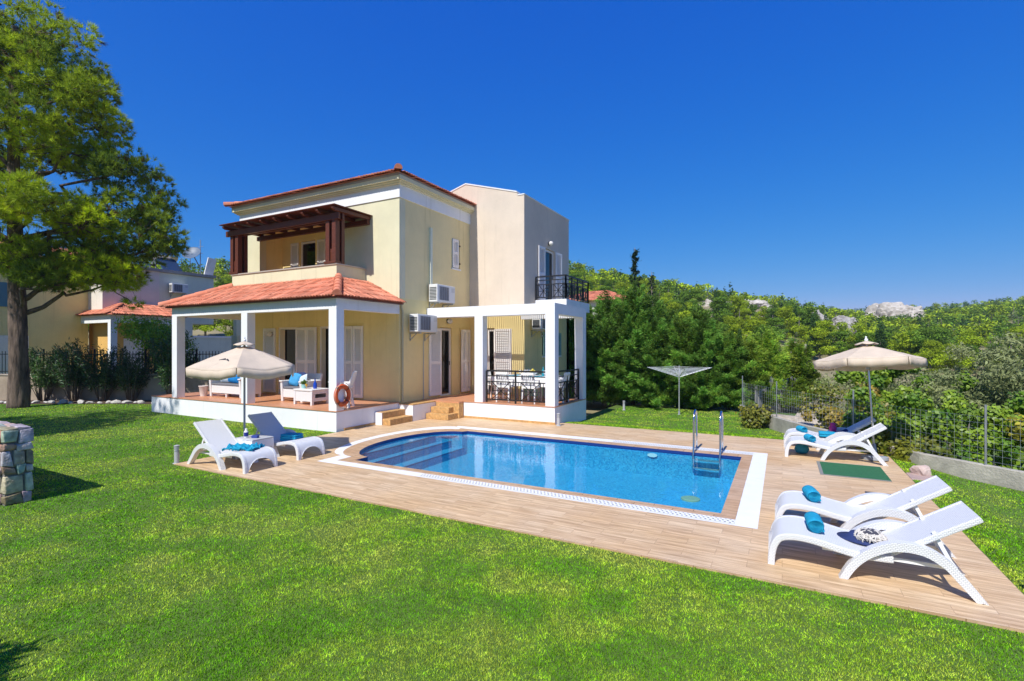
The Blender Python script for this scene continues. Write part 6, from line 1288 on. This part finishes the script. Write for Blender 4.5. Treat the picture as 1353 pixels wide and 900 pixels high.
def chair(label, loc, rz):
    t = thing('dining_chair', label, 'chair', loc, rz, 'white chairs round the porch dining table'); m = MB(); m.box(-.22, .22, -.22, .22, .42, .455); m.build('seat', PLAST, t, bevel=.015)
    for sx in (-1, 1):
        m = MB(); m.bar((sx*.20, -.20, 0), (sx*.20, -.20, .64), .035, .04); m.build('leg', PLAST, t); m = MB(); m.bar((sx*.20, .22, 0), (sx*.19, .19, .45), .04, .04); m.bar((sx*.19, .19, .45), (sx*.18, .27, .86), .04, .035); m.build('leg', PLAST, t); m = MB(); m.bar((sx*.20, -.24, .65), (sx*.19, .24, .67), .05, .025); m.build('arm', PLAST, t)
    m = MB()
    for i in range(6): x = -.15+i*.06; m.bar((x, .20, .50), (x, .27, .84), .032, .012)
    m.bar((-.19, .272, .84), (.19, .272, .84), .03, .07); m.bar((-.18, .205, .50), (.18, .205, .50), .03, .05); m.build('backrest', PLAST, t); return t
c0 = chair('white chair at the front left of the porch table, behind the railing', (-7.18, 13.02, .48), R(180))
for lb, loc, rz in (('white chair at the front right of the porch table, behind the railing', (-6.35, 13.02, .48), 180), ('white chair behind the porch table, on the left', (-7.15, 14.22, .48), 0), ('white chair behind the porch table, on the right', (-6.4, 14.22, .48), 0), ('white chair at the right head of the porch table', (-5.76, 13.62, .48), -90+0), ('white chair at the left head of the porch table', (-7.95, 13.62, .48), 90)):
    o = copy_tree(c0); o.location = loc; o.rotation_euler.z = R(rz); o['label'] = lb
TQ = mat('turquoise_mat', (.01, .30, .42), .8); PLT = mat('plate_white', (.78, .78, .76), .25)
k = 0
for (x, y), lb in zip([(-7.18, 13.36), (-6.38, 13.36), (-7.15, 13.86), (-6.4, 13.86)], ['front left', 'front right', 'back left', 'back right']):
    m = MB(); m.box(-.21, .21, -.14, .14, 0, .006); o = m.build('place_mat', TQ); o.location = (x, y, 1.224); tag(o, 'turquoise place mat at the %s of the porch table' % lb, 'place mat', 'place settings on the porch table')
    m = MB(); m.lathe([(.05, 0), (.11, .012), (.115, .016), (.07, .01)], (0, 0, 0), 20); o = m.build('plate', PLT, None, smooth=True); o.location = (x, y, 1.231); tag(o, 'white plate on the %s place mat of the porch table' % lb, 'plate', 'place settings on the porch table')
    m = MB(); m.lathe([(.03, 0), (.004, .006), (.004, .07), (.032, .11), (.034, .16), (.028, .17)], (0, 0, 0), 14); o = m.build('wine_glass', mat('clear_glass', (.75, .78, .76), .05), None, smooth=True); o.location = (x+.26, y+.04, 1.225); tag(o, 'wine glass beside the %s place mat of the porch table' % lb, 'glass', 'place settings on the porch table')
t = thing('fruit_bowl', 'bowl of yellow green fruit in the middle of the porch table', 'bowl', (-6.62, 13.62, 1.225)); m = MB(); m.lathe([(.06, 0), (.14, .06), (.165, .10), (.155, .10), (.13, .06)], (0, 0, 0), 22); m.build('bowl', PLT, t, smooth=True)
for i, (x, y, z) in enumerate([(-.06, 0, .12), (.06, .02, .12), (0, .06, .12), (0, -.06, .125), (.01, .01, .17)]): m = MB(); m.lathe([(.01, -.038), (.03, -.028), (.042, 0), (.03, .03), (.008, .04)], (x, y, z), 12); m.build('fruit', mat('lemon', (.55, .45, .05), .5), t, smooth=True)
m = MB(); m.lathe([(.04, 0), (.042, .16), (.015, .22), (.015, .28)], (0, 0, 0), 16); o = m.build('carafe', mat('teal_glass', (.02, .25, .33), .1), None, smooth=True); o.location = (-6.25, 13.60, 1.225); tag(o, 'teal carafe right of the fruit bowl on the porch table', 'carafe')

# ------------------------------------------------------------------ rotary clothes dryer
DX, DY, DZ = -3.05, 17.55, -.20; AL = mat('aluminium', (.60, .61, .62), .35, metal=.6)
t = thing('clothes_dryer', 'square rotary clothes dryer standing open on the lawn before the hedge', 'clothes dryer', (DX, DY, DZ), R(20)); m = MB(); m.tube([(0, 0, -.1), (0, 0, 1.66)], .02, 10); m.build('pole', AL, t, smooth=True)
m = MB(); m.lathe([(.05, 0), (.05, .02), (.03, .03), (.03, .12)], (0, 0, 0), 14); m.build('ground_socket', GREYPLAST, t)
for k in range(4): a = k*math.pi/2; m = MB(); m.tube([(.02*math.cos(a), .02*math.sin(a), 1.28), (1.04*math.cos(a), 1.04*math.sin(a), 1.60)], .011, 8); m.bar((0, 0, 1.55), (.30*math.cos(a), .30*math.sin(a), 1.37), .012); m.build('arm', AL, t)
m = MB()
for q in np.linspace(.22, 1.0, 9):
    for k in range(4): a, b = k*math.pi/2, (k+1)*math.pi/2; r = 1.04*q; z = 1.28+.32*q; m.tube([(r*math.cos(a), r*math.sin(a), z), ((r*math.cos(a)+r*math.cos(b))/2, (r*math.sin(a)+r*math.sin(b))/2, z-.012), (r*math.cos(b), r*math.sin(b), z)], .0045, 4)
m.build('lines', mat('white_line', (.70, .72, .74), .6), t)

# ------------------------------------------------------------------ wire mesh fence on the kerb, old timber fence
def kpt(s):                                                # point along the kerb at distance s
    a = 0
    for (x0, y0), (x1, y1) in zip(KERB, KERB[1:]):
        l = math.hypot(x1-x0, y1-y0)
        if s <= a+l: k = (s-a)/l; return (x0+(x1-x0)*k+.06, y0+(y1-y0)*k)
        a += l
    return (KERB[-1][0]+.06, KERB[-1][1])
fw = thing('wire_fence', 'wire mesh fence with steel posts standing on the low kerb wall', 'fence', (0, 0, 0)); LK = 13.2
for s in [.3, 3.0, 5.9, 8.6, 10.6, 12.6]: x, y = kpt(s); m = MB(); m.tube([(x, y, .1), (x, y, 1.15)], .017, 8); m.build('post', GALV, fw, smooth=True)
m = MB(); WR = .0020
for z in np.linspace(.24, .95, 8): m.tube([(*kpt(s), z) for s in np.linspace(.3, LK, 26)], WR, 3)
for s in np.arange(.35, LK, .11): x, y = kpt(s); m.bar((x, y, .2), (x, y, .96), WR*1.6, WR*1.6, up=(1, 0, 0))
m.build('mesh', GALV, fw)
OLDW = mat('weathered_wood', (.20, .19, .18), .95, col2=(.36, .35, .34), vscale=5, stretch=(6, 6, .6), bump=.6, bscale=20)
tf = thing('timber_fence', 'old grey timber fence of uneven planks beyond the kerb', 'fence', (0, 0, 0)); rg = random.Random(3)
ax, ay, bx, by = -.80, 19.6, .85, 23.4
for i in range(20):
    k = i/19; x, y = ax+(bx-ax)*k, ay+(by-ay)*k; h = rg.uniform(.85, 1.25); le = rg.uniform(-.05, .05)
    m = MB(); m.bar((x, y, -.6), (x+le, y+le*2, h-.25), .155, .025, up=(.9, -.4, 0)); m.build('plank', OLDW, tf)
m = MB(); m.bar((ax, ay+.05, .55), (bx, by+.05, .5), .05, .07); m.bar((ax, ay+.05, .05), (bx, by+.05, .05), .05, .07); m.build('rail', OLDW, tf)
for x, y, h, lb in ((.30, 22.6, 1.9, 'thin pale pole behind the timber fence'), (.82, 23.2, 2.2, 'tallest thin pale pole at the right end of the timber fence')):
    m = MB(); m.tube([(x, y, -.5), (x, y, h)], .035, 7); tag(m.build('pole', mat('pale_pole', (.40, .37, .28), .8), None, smooth=True), lb, 'pole')
m = MB(); m.box(-.1, .1, -.1, .1, 0, .22); o = m.build('red_bucket', mat('red_paint', (.30, .02, .02), .6), None, bevel=.03); o.location = (.15, 22.0, .75); 
bpy.data.objects.remove(o)
# bare stony bank beyond the kerb
for k, (x, y, s, lb) in enumerate([(.15, 17.6, .55, 'big tan boulder on the bank behind the kerb'), (.75, 17.0, .50, 'tan boulder right of the biggest one on the bank'), (.55, 16.0, .38, 'pale stone just behind the kerb wall'), (1.05, 18.6, .6, 'grey tan boulder highest on the bank'), (1.25, 15.9, .34, 'small stone low on the bank by the climber')]):
    o = rock_mesh('bank_boulder', 90+k, (s*1.3, s, s*.8), mat('tan_rock', (.30, .24, .18), .95, col2=(.50, .44, .36), vscale=4, bump=.8, bscale=12)); o.location = (x, y, -.28); tag(o, lb, 'boulder')
# neighbour roof showing over the hedge
t = thing('hillside_house', 'house behind the hedge with only its tiled roof showing', 'house', (0, 0, 0)); m = MB(); m.box(-16, -9.7, 36, 41, -1, 5.5); m.build('wall', PALEGR, t)
rf = MB(); tile_plane(rf, (-16.3, 35.6, 5.5), (1, 0, 0), Vector((0, 2.5, .9)), {'len': 2.9, 'f': lambda s: (s*.9, 6.9-s*.9)}); tile_plane(rf, (-9.4, 35.6, 5.5), (0, 1, 0), Vector((-2.5, 0, .9)), {'len': 2.9, 'f': lambda s: (s*.9, 5.8-s*.9)}); rf.build('roof', TILE, t, smooth=True, tint=tile_tint)

# thin summer haze over the hills
hz = MB(); hz.box(-520, 520, -60, 620, -6.5, 75)
hm_ = bpy.data.materials.new('haze_air'); hm_.use_nodes = True; hn = hm_.node_tree; hn.nodes.remove(hn.nodes['Principled BSDF'])
pv = hn.nodes.new('ShaderNodeVolumePrincipled'); pv.inputs['Color'].default_value = (.55, .75, 1, 1); pv.inputs['Density'].default_value = .00036; pv.inputs['Anisotropy'].default_value = .2
hn.links.new(pv.outputs[0], hn.nodes['Material Output'].inputs['Volume'])
tag(hz.build('haze', hm_), kind='stuff')
